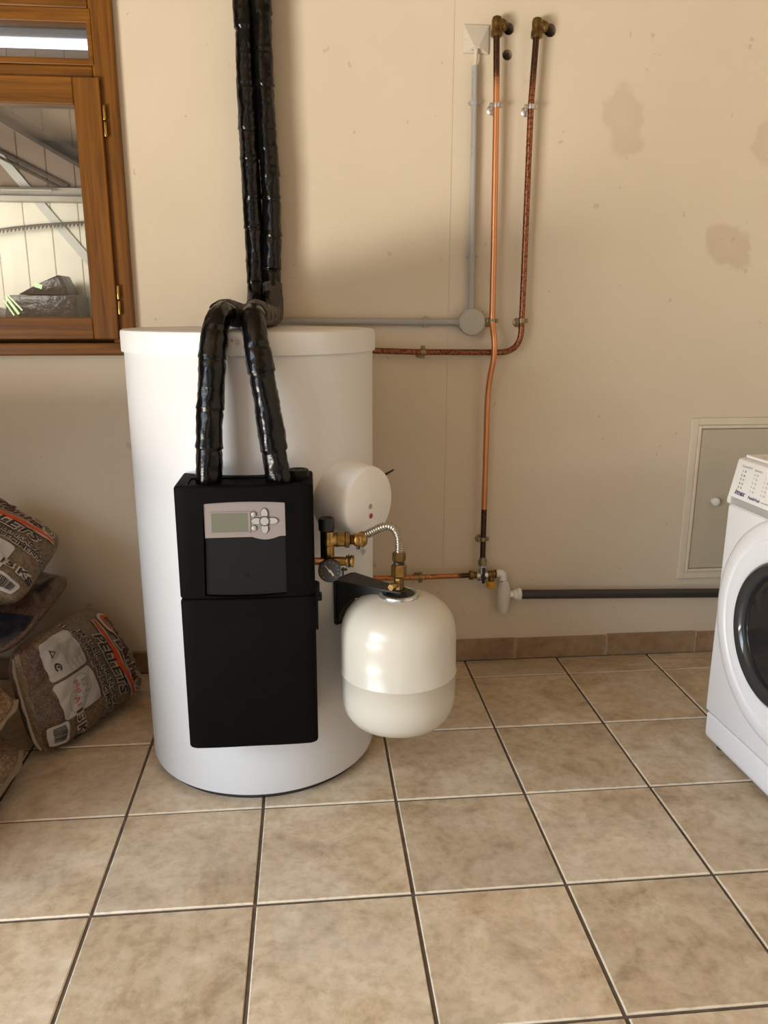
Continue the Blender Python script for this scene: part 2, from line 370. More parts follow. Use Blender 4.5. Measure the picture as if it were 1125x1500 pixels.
def sweep(path, r, n=16, rf=None, caps=True):
    path = [V(p) for p in path]; vs, fs = [], []; s = 0.0; a = None
    for i, p in enumerate(path):
        d = (path[min(i + 1, len(path) - 1)] - path[max(i - 1, 0)]).normalized()
        if a is None: a, b, _ = frame_of(d, (0, 1, 0))
        else:
            a = (a - d * a.dot(d)).normalized()
        b = d.cross(a)
        if i: s += (p - path[i - 1]).length
        for k in range(n):
            t = 2 * pi * k / n; rr = r if rf is None else r * rf(s, t)
            vs.append(tuple(p + (a * cos(t) + b * sin(t)) * rr))
    for i in range(len(path) - 1):
        for k in range(n):
            j = (k + 1) % n; fs.append((i * n + k, i * n + j, (i + 1) * n + j, (i + 1) * n + k))
    if caps: fs.append(tuple(reversed(range(n)))); fs.append(tuple(range((len(path) - 1) * n, len(path) * n)))
    return vs, fs
def prism(poly, f, t0, t1):
    """poly 2-D outline, f(a, b, t) -> world point, extruded from t0 to t1"""
    n = len(poly); vs = [tuple(f(a, b, t0)) for a, b in poly] + [tuple(f(a, b, t1)) for a, b in poly]
    fs = [tuple(reversed(range(n))), tuple(range(n, 2 * n))] + [(i, (i + 1) % n, n + (i + 1) % n, n + i) for i in range(n)]
    return vs, fs
def rrect(x0, x1, y0, y1, r, n=6):
    out = []
    for cx, cy, a in ((x1 - r, y1 - r, 0), (x0 + r, y1 - r, pi / 2), (x0 + r, y0 + r, pi), (x1 - r, y0 + r, 1.5 * pi)):
        for k in range(n + 1): t = a + pi / 2 * k / n; out.append((cx + r * cos(t), cy + r * sin(t)))
    return out
def ellipse(cx, cy, rx, ry, n=32): return [(cx + rx * cos(2 * pi * i / n), cy + ry * sin(2 * pi * i / n)) for i in range(n)]
def cut(o, *geos):
    """boolean-subtract closed geos (world coordinates) from o, baked into its mesh"""
    tmp = []
    for g in geos:
        c = mk('cutter', g, None, origin=ORG[o]); tmp.append(c)
        md = o.modifiers.new('cut', 'BOOLEAN'); md.operation = 'DIFFERENCE'; md.solver = 'EXACT'; md.object = c
        c.matrix_world = Matrix.Translation(ORG[o])
    bpy.context.view_layer.update()
    ev = o.evaluated_get(bpy.context.evaluated_depsgraph_get())
    me = bpy.data.meshes.new_from_object(ev); o.modifiers.clear(); old = o.data; o.data = me; me.name = o.name
    bpy.data.meshes.remove(old)
    for c in tmp:
        d = c.data; bpy.data.objects.remove(c); bpy.data.meshes.remove(d)
    return o
_txt = {}
def text_geo(s, size=1.0, offset=0.0, shear=0.0, align='CENTER', res=3, space=1.0):
    c = bpy.data.curves.new('txt', 'FONT'); c.body = s; c.size = size; c.offset = offset; c.shear = shear; c.align_x = align; c.align_y = 'CENTER'
    c.resolution_u = res; c.space_character = space
    o = bpy.data.objects.new('txt', c); COL.objects.link(o); bpy.context.view_layer.update()
    me = bpy.data.meshes.new_from_object(o.evaluated_get(bpy.context.evaluated_depsgraph_get()))
    g = [tuple(v.co) for v in me.vertices], [tuple(p.vertices) for p in me.polygons]
    bpy.data.meshes.remove(me); bpy.data.objects.remove(o); bpy.data.curves.remove(c); return g
def flat_text(s, f, a, b, size, rot=0.0, offset=0.0, shear=0.0, align='CENTER', lift=0.0004, space=1.0):
    g = text_geo(s, size, offset, shear, align, space=space)
    return [tuple(f(a + x * cos(rot) - y * sin(rot), b + x * sin(rot) + y * cos(rot), lift)) for x, y, z in g[0]], g[1]

# ------------------------------------------------------------------ the room
WY = 1.14; X0, X1, Y0, ZC = -1.90, 2.35, -3.60, 2.55
floor = mk('floor', box(X0 - .2, X1 + .2, Y0 - .2, WY + .2, -0.20, -0.0045), 'grout', kind='structure')
T = 1 / 3; h = 0.1627; bv = 0.0022
tv = [(-h, -h, -.02), (h, -h, -.02), (h, h, -.02), (-h, h, -.02), (-h, -h, -bv), (h, -h, -bv), (h, h, -bv), (-h, h, -bv), (-h + bv, -h + bv, 0), (h - bv, -h + bv, 0), (h - bv, h - bv, 0), (-h + bv, h - bv, 0)]
tf = [(8, 9, 10, 11)] + [(i, (i + 1) % 4, 4 + (i + 1) % 4, 4 + i) for i in range(4)] + [(4 + i, 4 + (i + 1) % 4, 8 + (i + 1) % 4, 8 + i) for i in range(4)]
tile0 = mk('tile', (tv, tf), 'tile', floor)
first = True
for i in range(-6, 7):
    for j in range(-11, 4):
        o = tile0 if first else tile0.copy()
        if not first: COL.objects.link(o)
        first = False
        yc = (j + .5) * T
        o.location = ((i + .5) * T + random.uniform(-.0006, .0006), yc + random.uniform(-.0006, .0006), random.uniform(-.0006, 0.0002))
        o.rotation_euler = (random.uniform(-.001, .001), random.uniform(-.001, .001), random.uniform(-.0012, .0012))
        if j == 3: o.scale = (1, 0.126 / 0.3254, 1); o.location.y = 1.0035 + 0.063

wall = mk('wall_back', box(X0 - .2, X1 + .2, WY, WY + .20, -.2, ZC + .1), 'wall_b', kind='structure')
cut(wall, box(-0.86, -0.065, WY - .1, WY + .3, 1.08, 2.12),
    cyl((1.0770, WY - .05, 2.006), (1.0770, WY + .12, 2.006), 0.0165, 20), cyl((1.2020, WY - .05, 2.006), (1.2020, WY + .12, 2.006), 0.0185, 20),
    cyl((1.0760, WY - .05, 1.937), (1.0760, WY + .10, 1.937), 0.0150, 20),
    box(0.9151, 0.9163, WY - .01, WY + .0012, 0.10, 2.54))
wl_ = mk('wall_left', box(X0 - .2, X0, Y0, WY, -.2, ZC + .1), 'block', kind='structure')
cut(wl_, box(X0 - .3, X0 + .1, -3.30, -0.90, 0.0, 2.20))
mk('wall_right', box(X1, X1 + .2, Y0, WY, -.2, ZC + .1), 'wall', kind='structure')
wf = mk('wall_front', box(X0 - .2, X1 + .2, Y0 - .2, Y0, -.2, ZC + .1), 'block', kind='structure')
cut(wf, box(-0.20, 0.40, Y0 - .3, Y0 + .1, 0.0, 2.10))
mk('floor_outside', box(X0 - 5, X0 - .2, -5.5, 1.5, -.2, -.02), 'ground', kind='structure')
mk('wall_shade_added', box(X0, -0.44, -0.06, 0.06, 0.0, 0.72), 'block', kind='structure')  # added low wall, out of view, keeps daylight off the bags
mk('ceiling', box(X0 - .2, X1 + .2, Y0 - .2, WY + .2, ZC, ZC + .1), 'ceil', kind='structure')

# tiled skirting of the back wall, each tile a piece of its own
bb = thing('baseboard_back', None, None, (0, WY, 0), kind='structure')
k0 = 1.180 - 8 * 0.3318
for i in range(12):
    xa = k0 + i * 0.3318
    if xa + .33 > X1: continue
    top = 0.079 + random.uniform(-.002, .002)
    o = mk('tile', box(-.1648, .1648, -.0105, 0.0, 0.001, top, 0.002, 1), 'skirt'); o.parent = bb; o.location = (xa + .1659, 0, 0)
mk('joint', box(X0, X1, WY - .006, WY, 0.0, .076), 'ivory', bb)

# ------------------------------------------------------------------ window_1 in the back wall
win = thing('window_1', None, None, (-0.45, WY, 1.07), kind='structure')
FY = 1.115
mk('frame_jamb', box(-.118, -.055, FY, 1.30, 1.0685, 2.16, .005), 'wood_v', win)
mk('frame_jamb', box(-.865, -.802, FY, 1.30, 1.0685, 2.16, .005), 'wood_v', win)
mk('frame_head', box(-.8, -.1182, FY + .001, 1.30, 2.012, 2.1598, .004), 'wood_h', win)
mk('frame_sill', box(-.865, -.0552, FY - .008, 1.30, 1.068, 1.106, .005), 'wood_h', win)
mk('sill_rebate', box(-.80, -.1182, 1.157, 1.28, 1.1062, 1.128, .002), 'wood_h', win)
mk('transom_bar', box(-.80, -.1182, FY + .002, 1.28, 1.826, 1.868, .004), 'wood_h', win)
bead = join(box(-.80, -.116, FY - .002, 1.16, 1.8684, 1.886, .003), box(-.80, -.116, FY - .002, 1.16, 1.975, 2.0116, .003), box(-.1255, -.1115, FY - .003, 1.16, 1.8684, 2.0116, .003))
mk('transom_bead', bead, 'wood_h', win)
mk('transom_pane', box(-.80, -.118, 1.170, 1.174, 1.880, 1.985), 'dusty', win)
SY = 1.098
sash = mk('sash_stile', box(-.1725, -.0985, SY, 1.155, 1.1165, 1.836, .004), 'wood_v', win)
mk('sash_stile', box(-.80, -.728, SY, 1.155, 1.1165, 1.836, .004), 'wood_v', win)
mk('sash_rail', box(-.7278, -.1727, SY + .001, 1.155, 1.764, 1.8355, .003), 'wood_h', win)
mk('sash_rail', box(-.7278, -.1727, SY + .001, 1.155, 1.117, 1.181, .003), 'wood_h', win)
mk('pane', box(-.735, -.165, 1.128, 1.132, 1.175, 1.770), 'glass', win)
for z in (1.724, 1.231):
    hg = mk('hinge', join(cyl((-.0925, 1.104, z - .042), (-.0925, 1.104, z - .002), .0048, 14, .0015), cyl((-.0925, 1.104, z + .002), (-.0925, 1.104, z + .042), .0048, 14, .0015)), 'gold', win, True)

# room beyond the glass: clad wall, steel, a saw blade and wrapped packs on a shelf
NY = 2.40
wn = mk('wall_far', box(-2.2, 0.6, NY + .02, NY + .12, 0.0, 2.75), 'wall', kind='structure')
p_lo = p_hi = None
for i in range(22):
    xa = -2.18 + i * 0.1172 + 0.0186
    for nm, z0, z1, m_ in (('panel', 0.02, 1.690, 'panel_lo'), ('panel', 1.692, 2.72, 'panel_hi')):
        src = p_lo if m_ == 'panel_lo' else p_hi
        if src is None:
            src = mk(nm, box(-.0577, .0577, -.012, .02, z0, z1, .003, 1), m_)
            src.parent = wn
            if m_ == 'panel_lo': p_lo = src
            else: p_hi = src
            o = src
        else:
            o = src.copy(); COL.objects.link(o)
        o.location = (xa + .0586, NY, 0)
mk('wall_side', box(-2.3, -2.2, 1.34, NY + .12, 0, 2.75), 'wall', kind='structure'); mk('wall_end', box(.6, .7, 1.34, NY + .12, 0, 2.75), 'wall', kind='structure')
mk('ceiling_far', box(-2.3, .7, 1.34, NY + .12, 2.75, 2.85), 'ceil', kind='structure'); mk('floor_far', box(-2.3, .7, 1.34, NY + .12, -.1, 0), 'floor_n', kind='structure')
def bar(p0, p1, w_, t_):
    a, b, d = frame_of(V(p1) - V(p0), (0, -1, 0)); vs = []
    for p in (V(p0), V(p1)):
        for s1, s2 in ((-1, -1), (1, -1), (1, 1), (-1, 1)): vs.append(tuple(p + a * s1 * w_ / 2 + b * s2 * t_ / 2))
    return vs, [(3, 2, 1, 0), (4, 5, 6, 7)] + [(i, (i + 1) % 4, 4 + (i + 1) % 4, 4 + i) for i in range(4)]
def bargeo(p0, p1, w_, t_): return bar(p0, p1, w_, t_)
tag(mk('roof_beam', join(bargeo((-1.70, 2.33, 2.520), (0.2, 2.33, 1.440), .050, .06), bargeo((-1.70, 2.31, 2.489), (0.2, 2.31, 1.409), .014, .09)), 'beam', origin=(-1.7, 2.33, 2.5)), 'dark steel beam sloping down across the top of the glass', 'beam')
tag(mk('tie_rod', join(bargeo((-1.60, 2.371, 2.247), (-.55, 2.371, 1.722), .012, .008), bargeo((-1.60, 2.371, 2.222), (-.59, 2.371, 1.716), .007, .008)), 'beam', origin=(-1.6, 2.34, 2.2)), 'thin double rod sloping to the grey rail behind the window', 'rod')
tag(mk('steel_rail', join(box(-2.15, .55, 2.30, 2.366, 1.652, 1.672), box(-2.15, .55, 2.345, 2.366, 1.672, 1.712), box(-2.15, -.60, 2.30, 2.31, 1.690, 1.698)), 'rail', origin=(-.8, 2.33, 1.65)), 'grey horizontal steel rail along the cladding behind the window', 'rail')
tag(mk('reflection_strip', bargeo((-1.05, 2.380, 2.122), (-.20, 2.380, 1.048), .036, .007), 'reflection', origin=(-1.05, 2.36, 2.1)), 'pale blue grey strip modelled as a reflection crossing the cream cladding behind the window', 'reflection')  # solid strip stands in for a faint reflection over the cladding
sv, sf = [], []
ns = 44
for i in range(ns + 1):
    t = i / ns; x = -1.05 + t * .72; z = 1.5 + .015 * t * 6.2 * 1.0 + .012 * sin(t * 4) - .006
    sv += [(x, 2.30, z + .006), (x, 2.30, z - .001), (x + .004, 2.30, z - .016)]
sf = []
for i in range(ns):
    a = 3 * i; sf += [(a, a + 1, a + 4, a + 3), (a + 1, a + 2, a + 4)]
v2 = [(x, y + .0025, z) for x, y, z in sv]; n_ = len(sv)
sf2 = sf + [tuple(n_ + q for q in reversed(f)) for f in sf] + [(3 * i, 3 * i + 3, n_ + 3 * i + 3, n_ + 3 * i) for i in range(ns)]
tag(mk('saw_blade', (sv + v2, sf2), 'saw', origin=(-.7, 2.3, 1.5)), 'long toothed dark blade hanging across the cream cladding', 'saw blade')
tag(mk('shelf', box(-1.5, .2, 2.0, 2.374, 1.10, 1.135, .002), 'panel_lo', origin=(-.6, 2.2, 1.1)), 'cream shelf just under the window glass in the next room', 'shelf')
def pack(name, label, quad, y0, y1, tapes=()):
    t = thing(name, label, 'pack', (quad[0][0], y0, quad[0][1]))
    bm = bmesh.new(); vs = [bm.verts.new((x, y, z)) for y in (y0, y1) for x, z in quad]; nq = len(quad)
    bm.faces.new(vs[:nq]); bm.faces.new(list(reversed(vs[nq:])))
    for i in range(nq): bm.faces.new((vs[i], vs[nq + i], vs[nq + (i + 1) % nq], vs[(i + 1) % nq]))
    bmesh.ops.bevel(bm, geom=list(bm.edges), offset=.008, segments=2, affect='EDGES', profile=.5)
    mk('wrapped_block', from_bm(bm), 'wrap', t, True)
    for (xa, za), (xb, zb), ww in tapes:
        mk('tape', bargeo((xa, y0 - .001, za), (xb, y0 - .001, zb), ww, .004), 'wrap_g', t, label='pale green tape')
pack('wrapped_pack', 'dark wrapped pack lying on the shelf, green tape at its left end', [(-.80, 1.137), (-.495, 1.137), (-.495, 1.262), (-.770, 1.262)], 2.13, 2.34,
     [((-.775, 1.255), (-.73, 1.185), .010), ((-.765, 1.26), (-.715, 1.20), .006), ((-.785, 1.24), (-.75, 1.18), .006)])
pack('wrapped_pack', 'smaller wrapped pack tilted on top of the dark pack', [(-.74, 1.2645), (-.53, 1.2645), (-.565, 1.347), (-.66, 1.305)], 2.16, 2.33, [((-.665, 1.305), (-.635, 1.295), .018)])
pack('wrapped_pack', 'low dark pack at the far left end of the shelf behind glass', [(-1.02, 1.137), (-.815, 1.137), (-.80, 1.17), (-.86, 1.212), (-1.02, 1.225)], 2.12, 2.33)
lt = thing('tube_lamp', 'lit strip lamp seen through the small transom pane', 'lamp', (-.7, 2.2, 2.2))
mk('tube', cyl((-1.6, 2.2, 2.225), (-.10, 2.2, 2.225), .016, 16), 'tube', lt, True); mk('lamp_body', box(-1.62, -.08, 2.19, 2.23, 2.245, 2.28, .004), 'white', lt); mk('end_cap', box(-.10, -.08, 2.183, 2.217, 2.205, 2.246, .003), 'white', lt); [mk('suspension', cyl((x_, 2.21, 2.278), (x_, 2.21, 2.75), .004, 8), 'white', lt) for x_ in (-.6, -1.1)]

# ------------------------------------------------------------------ hot water tank
CX, CY, R = 0.3245, 0.6693, 0.3103
def tp(a, r, z):                     # point around the tank; a degrees from -y towards +x
    a = math.radians(a); return V((CX + r * sin(a), CY - r * cos(a), z))
tk = thing('storage_tank', 'tall white cylindrical hot water tank standing on the tiles', 'tank', (CX, CY, 0))
mk('tank_body', lathe([(0, .016), (R - .008, .016), (R - .002, .019), (R, .026), (R, 1.108), (R - .003, 1.112), (0, 1.112)], (CX, CY, 0), n=128), 'white', tk, True)
mk('base_ring', lathe([(0, 0), (R - .018, 0), (R - .012, .016), (0, .016)], (CX, CY, 0), n=96), 'dark', tk, True)
mk('lid', lathe([(R + .001, 1.106), (R + .0062, 1.106), (R + .0066, 1.109), (R + .0066, 1.150), (R + .005, 1.1555), (R + .001, 1.158), (R - .01, 1.159), (0, 1.160)], (CX, CY, 0), n=128), 'lid', tk, True)
def lidp(a, b, t): 
    an = a / (R + .007); return V((CX + (R + .0072 + t) * sin(an), CY - (R + .0072 + t) * cos(an), b))
em = join(prism([(-.022, 1.137), (-.0155, 1.137), (-.0155, 1.1415), (-.022, 1.1415)], lidp, 0, .0006), *[prism([(-.012, 1.130 + i * .0028), (-.003, 1.130 + i * .0028), (-.003, 1.1307 + i * .0028), (-.012, 1.1307 + i * .0028)], lidp, 0, .0006) for i in range(5)])
mk('lid_vent', em, 'sticker', tk, label='small grey vent mark on the lid')

# ------------------------------------------------------------------ pump station on the tank
PX0, PX1, PF = 0.1785, 0.4735, 0.2430
ps = thing('pump_station', 'black foam pump station with grey keypad mounted on the tank', 'pump unit', (.326, PF, .2285))
def plan(bulge, x0=PX0, x1=PX1, yf=PF, r=.012):
    out = []; n = 16; cx = (x0 + x1) / 2; hw = (x1 - x0) / 2
    for i in range(n + 1):
        x = x0 + r + (x1 - x0 - 2 * r) * i / n; out.append((x, yf - bulge * (1 - ((x - cx) / hw) ** 2)))
    for k in range(1, 6): t = -pi / 2 + pi / 2 * k / 5; out.append((x1 - r + r * cos(t), yf + r + r * sin(t)))
    # back follows the tank
    ys = [(x1, CY - math.sqrt(R * R - (x1 - CX) ** 2) - .001)]
    m_ = 14
    for i in range(m_ + 1):
        x = x1 + (x0 - x1) * i / m_; out.append((x, CY - math.sqrt((R + .002) ** 2 - (x - CX) ** 2)))
    for k in range(5): t = pi + pi / 2 * k / 5; out.append((x0 + r + r * cos(t), yf + r + r * sin(t)))
    return out
def zpr(poly, z0, z1, ch=.006):
    """vertical prism with chamfered rims"""
    n = len(poly); cx = sum(p[0] for p in poly) / n; cy = sum(p[1] for p in poly) / n
    def ins(p, d): v = V((p[0] - cx, p[1] - cy)); s = (v.length - d) / v.length; return cx + v.x * s, cy + v.y * s
    vs = []; rings = [(z0, ch), (z0 + ch * .35, ch * .3), (z0 + ch, 0), (z1 - ch, 0), (z1 - ch * .35, ch * .3), (z1, ch)]
    for z, d in rings: vs += [(*ins(p, d), z) for p in poly]
    fs = [tuple(reversed(range(n))), tuple(range(5 * n, 6 * n))]
    for k in range(5): fs += [(k * n + i, k * n + (i + 1) % n, (k + 1) * n + (i + 1) % n, (k + 1) * n + i) for i in range(n)]
    return vs, fs
us = mk('upper_shell', zpr(plan(.006), .5900, .8425), 'epp', ps, True)
def pf(a, b, t): return V((a, PF - t, b))           # front plane of the unit
def pbow(a, b, t): return V((a, PF - t - .006 * (1 - ((a - .326) / .1475) ** 2), b))
rec = [(.2335, .5975)] + [(.2335 + (.4110 - .2335) * i / 12, .5985 - .0035 * (1 - ((i - 6) / 6) ** 2) * 1.4) for i in range(13)] + [(.4130, .8050)] + [(.4130 - (.4130 - .2395) * i / 12, .8050 + .0035 * (1 - ((i - 6) / 6) ** 2)) for i in range(13)]
cut(us, prism(rec[1:], pf, -.014, .03), box(.205, .448, .262, .330, .8370, .860))
mk('lower_shell', zpr(plan(.006), .2265, .5885), 'epp', ps, True)
keyo = [(.2405, .7285), (.3400, .7290)] + [(.3400 + .058 * i / 10, .7290 - .0065 * sin(pi * i / 10)) for i in range(1, 10)] + [(.3990, .7295), (.4120, .7300), (.4120, .8035)] + [(.4120 - .1715 * i / 12, .8035 + .0035 * (1 - ((i - 6) / 6) ** 2)) for i in range(1, 13)]
kp = mk('keypad', prism(keyo, pf, -.013, .001), 'silver', ps)
kd = MT['btn_rim']
sc_ = mk('screen', prism(rrect(.2560, .3330, .7415, .7835, .001), pf, .0005, .0022), 'lcd', kp)
mk('screen_bezel', join(prism(rrect(.2520, .3400, .7835, .7860, .0005), pf, .0004, .0028), prism(rrect(.2535, .2560, .7405, .7835, .0005), pf, .0004, .0026), prism(rrect(.3330, .3378, .7405, .7835, .0005), pf, .0004, .0026), prism(rrect(.2535, .3378, .7385, .7412, .0005), pf, .0004, .0026)), 'silver', kp)
bc = (.3680, .7645)
mk('arrow_key', prism(ellipse(bc[0], bc[1] + .0165, .0070, .0110), pf, .001, .0045), 'button', kp); mk('arrow_key', prism(ellipse(bc[0], bc[1] - .0165, .0070, .0110), pf, .001, .0045), 'button', kp)
mk('arrow_key', prism(ellipse(bc[0] + .0165, bc[1], .0115, .0068), pf, .001, .0045), 'button', kp); mk('arrow_key', prism(ellipse(bc[0] - .0165, bc[1], .0115, .0068), pf, .001, .0045), 'button', kp)
mk('key_ring', join(prism(ellipse(*bc, .0114, .0114), pf, .001, .0052), *[prism(ellipse(bc[0] + dx, bc[1] + dy, rx + .0012, ry + .0012), pf, .0008, .0024) for dx, dy, rx, ry in ((0, .0165, .007, .011), (0, -.0165, .007, .011), (.0165, 0, .0115, .0068), (-.0165, 0, .0115, .0068))]), 'btn_rim', kp)
mk('enter_key', prism(ellipse(*bc, .0088, .0088), pf, .002, .0062), 'button', kp)
for dz in (.0150, -.0155):
    mk('round_key', join(lathe([(.0056, 0), (.0056, .003), (.004, .0046), (0, .005)], pf(.3450, bc[1] + dz, .001), (0, -1, 0), 20)), 'button', kp, True); mk('key_rim', prism(ellipse(.3450, bc[1] + dz, .0066, .0066), pf, .0006, .0016), 'btn_rim', kp)
for a_, b_ in ((.3455, .7890), (.3455, .7400), (.368, .7925)): mk('key_legend', prism(rrect(a_ - .002, a_ + .002, b_ - .0005, b_ + .0005, .0003, 2), pf, .0008, .0013), 'btn_rim', kp)
cov = [(.2365, .5995)] + [(.2365 + .174 * i / 12, .5995 - .0030 * (1 - ((i - 6) / 6) ** 2)) for i in range(1, 13)] + [(.4115, .7285), (.3990, .7280)] + [(.3990 - .058 * i / 10, .7275 - .0065 * sin(pi * i / 10)) for i in range(11)] + [(.2405, .7270)]
fc = mk('front_cover', prism(cov, pf, -.013, -.002), 'epp2', ps)
mk('screw', join(lathe([(.0042, 0), (.0042, .0012), (.003, .0014), (.0022, .0004), (0, .0002)], pf(.3245, .6415, -.0022), (0, -1, 0), 20)), 'epp2', fc, True)
mk('port_cover', box(.206, .447, .263, .329, .8365, .8395, .001), 'epp', ps)
mk('round_cap', lathe([(0, 0), (.0240, 0), (.0245, .002), (.0245, .009), (.0245, .018), (.023, .021), (.018, .0215), (.015, .0195), (0, .0195)], (.4405, .325, .8385), n=40), 'epp2', ps, True, label='round black cap on the top right corner')
mk('cap_ring', lathe([(.0105, 0), (.0105, .0012), (.008, .0012), (.008, 0)], (.4385, .325, .8578), n=32), 'btn_rim', ps)
mk('side_clip', join(box(.472, .4795, .262, .300, .50, .606, .002), box(.472, .4835, .272, .296, .565, .606, .003), box(.472, .4885, .270, .298, .566, .580, .003)), 'epp2', ps)

# ------------------------------------------------------------------ insulated hoses
def hose_rf(seed, r0=1.0):
    rnd = random.Random(seed); cuts = [0.0]
    while cuts[-1] < 3.0: cuts.append(cuts[-1] + rnd.uniform(.055, .115))
    ph = [(rnd.uniform(0, 6.28), rnd.uniform(.5, 1.0), rnd.uniform(-.035, .035)) for _ in cuts]
    def rf(s, t):
        i = 0
        while i + 1 < len(cuts) and cuts[i + 1] < s: i += 1
        a, b = cuts[i], cuts[i + 1]; u = (s - a) / (b - a); p, k, g = ph[i]
        pinch = -.13 * k * (math.exp(-(u * (b - a) / .006) ** 2)) * (0.6 + .4 * cos(t - p)) + .05 * math.exp(-((1 - u) * (b - a) / .010) ** 2)
        flat = .030 * cos(2 * (t - p)) + .022 * cos(3 * t + p * 2)
        cr = noise.noise(V((cos(t) * 1.6 + seed, sin(t) * 1.6, s * 20))) * .085 + (abs(noise.noise(V((cos(t) * 2.4, sin(t) * 2.4 + seed, s * 42)))) - .2) * -.11 + noise.noise(V((cos(t) * 4, sin(t) * 4 + seed, s * 90))) * .03
        return 1 + pinch + flat + g + cr
    return rf
def hose(label, pts, seed, sleeve, r=.0278):
    p = smooth_path(pts, .0045); t = thing('insulated_hose', label, 'hose', pts[-1], group='taped hoses of the pump station')
    mk('hose_wrap', sweep(p, r, 28, hose_rf(seed)), 'hose', t, True, sharp=70)
    q = [x for x in p if sleeve(x)]
    rfs = lambda s, a: 1.045 + .02 * sin(a * 9 + 3 * noise.noise(V((s * 12, a, seed)))) + .03 * noise.noise(V((cos(a) * 2, sin(a) * 2, s * 45)))
    mk('elbow_sleeve', sweep(q, r, 36, rfs), 'sleeve', t, True, label='dull grey tape sleeve at the bend')
    return p
hose('left of the two taped black hoses, arching down to the pump station', [(.3050, 1.085, 2.60), (.3110, 1.085, 2.02), (.3140, 1.085, 1.60), (.3190, 1.083, 1.42), (.3200, 1.078, 1.30), (.3180, 1.055, 1.232), (.312, .97, 1.198), (.303, .75, 1.190), (.2965, .52, 1.194), (.2865, .40, 1.197), (.2760, .340, 1.172), (.2665, .312, 1.105), (.2580, .300, 1.00), (.2510, .294, .90), (.2475, .292, .8385)], 3, lambda x: (x.z > 1.17 and .40 < x.y < 1.0))
hose('right of the two taped black hoses, dropping straight to the pump station', [(.3560, 1.075, 2.60), (.3620, 1.075, 2.02), (.3640, 1.075, 1.75), (.3710, 1.075, 1.56), (.3700, 1.075, 1.40), (.3670, 1.070, 1.29), (.3710, 1.035, 1.215), (.3700, .96, 1.188), (.3640, .75, 1.189), (.3580, .52, 1.194), (.3550, .40, 1.196), (.3545, .340, 1.170), (.3640, .312, 1.105), (.3770, .300, 1.02), (.3900, .294, .92), (.4000, .292, .8385)], 11, lambda x: (x.z > 1.18 and x.y < 1.068 and x.y > .375))

# ------------------------------------------------------------------ immersion heater cover
HA, HZ = 46.5, 0.7600
ax = V((sin(math.radians(HA)), -cos(math.radians(HA)), 0)); hb = tp(HA, R, HZ)
tx = V((cos(math.radians(HA)), sin(math.radians(HA)), 0))
hc = thing('heater_cover', 'round white plastic heater cover with red lamp on the tank side', 'heater', hb)
mk('cover_body', lathe([(0, -.016), (.0960, -.016), (.0950, .006), (.0890, .066), (.0872, .074), (.0850, .0785), (.0820, .0805), (0, .0815)], hb, ax, 96), 'disc', hc, True)
def hf(a, b, t): return hb + ax * (.0812 + t) + tx * a + V((0, 0, b - .004))
mk('dial', join(prism(ellipse(0, -.004, .0062, .0062), hf, -.001, .0010)), 'ink_g', hc); mk('dial_slot', prism(ellipse(.0005, -.0035, .0040, .0042, 16), hf, .0008, .0018), 'button', hc)
mk('red_lamp', lathe([(.0066, 0), (.0060, .002), (.003, .003), (0, .0032)], hf(0.0015, -.0275, -.0006), ax, 20), 'red', hc, True, label='dark red indicator lamp')
wires = [sweep(smooth_path([hb + ax * .030 + tx * .082 + V((0, 0, .040 + .004 * k)), hb + ax * .034 + tx * .115 + V((0, 0, .044 + .003 * k)), hb + ax * .036 + tx * .150 + V((0, 0, .052 + .001 * k))], .01), .0013, 6) for k in (-1, 0, 1)]
mk('wire_tails', join(*wires), 'ink', hc, True)
cb = sweep(smooth_path([hb + ax * .02 + tx * .0 + V((0, 0, -.088)), hb + ax * .022 + tx * .03 + V((0, 0, -.105)), hb + ax * .012 + tx * .055 + V((0, 0, -.135)), hb + ax * .0 + tx * .078 + V((0, 0, -.150)), hb + ax * -.02 + tx * .085 + V((0, 0, -.175))], .006), .0040, 12)
mk('supply_cable', cb, 'pvc_w', hc, True)

# ------------------------------------------------------------------ safety valve group
sg = thing('safety_valve', 'brass safety valve group with black cap and round gauge', 'valve', (.505, .320, .64))
vy = .322
mk('black_cap', lathe([(0, 0), (.0172, 0), (.0182, .002), (.0182, .024), (.0165, .0285), (.012, .0290), (.011, .0275), (0, .0275)], (.5020, vy, .7180), n=32), 'black', sg, True)
mk('cap_neck', cyl((.5000, vy + .006, .640), (.5000, vy + .006, .719), .0125, 20), 'black', sg, True)
mk('valve_body', join(cyl((.5065, vy - .004, .655), (.5065, vy - .004, .7165), .0125, 20, .002), lathe([(.0135, 0), (.0155, .004), (.0155, .012), (.0135, .016)], (.5065, vy - .004, .683), n=24), cyl((.507, vy, .695), (.5430, vy, .6945), .0160, 24, .002), cyl((.500, vy, .6435), (.5450, vy, .6425), .0105, 20, .002)), 'brass', sg, True)
mk('body_ring', lathe([(.0165, 0), (.0172, .001), (.0172, .003), (.0165, .004)], (.524, vy, .6948), (1, 0, 0), 24), 'brass_d', sg)
mk('union_nut', hexnut((.5430, vy, .6945), (.5545, vy, .6940), .0195), 'brass_d', sg)
mk('thread', join(*[lathe([(.0105, 0), (.0125, .0012), (.0105, .0024)], (.5545 + i * .0026, vy, .6938), (1, 0, 0), 20) for i in range(4)]), 'brass', sg)
mk('hose_elbow', join(cyl((.5645, vy, .6938), (.5800, vy, .6932), .0150, 24, .003), lathe([(0, -.016), (.008, -.0155), (.0135, -.010), (.0155, 0), (.0130, .009), (.007, .0135), (0, .0145)], (.5810, vy, .6932), (0, 0, 1), 24), cyl((.576, vy + .004, .696), (.5875, vy + .010, .7005), .0115, 20)), 'brass', sg, True)
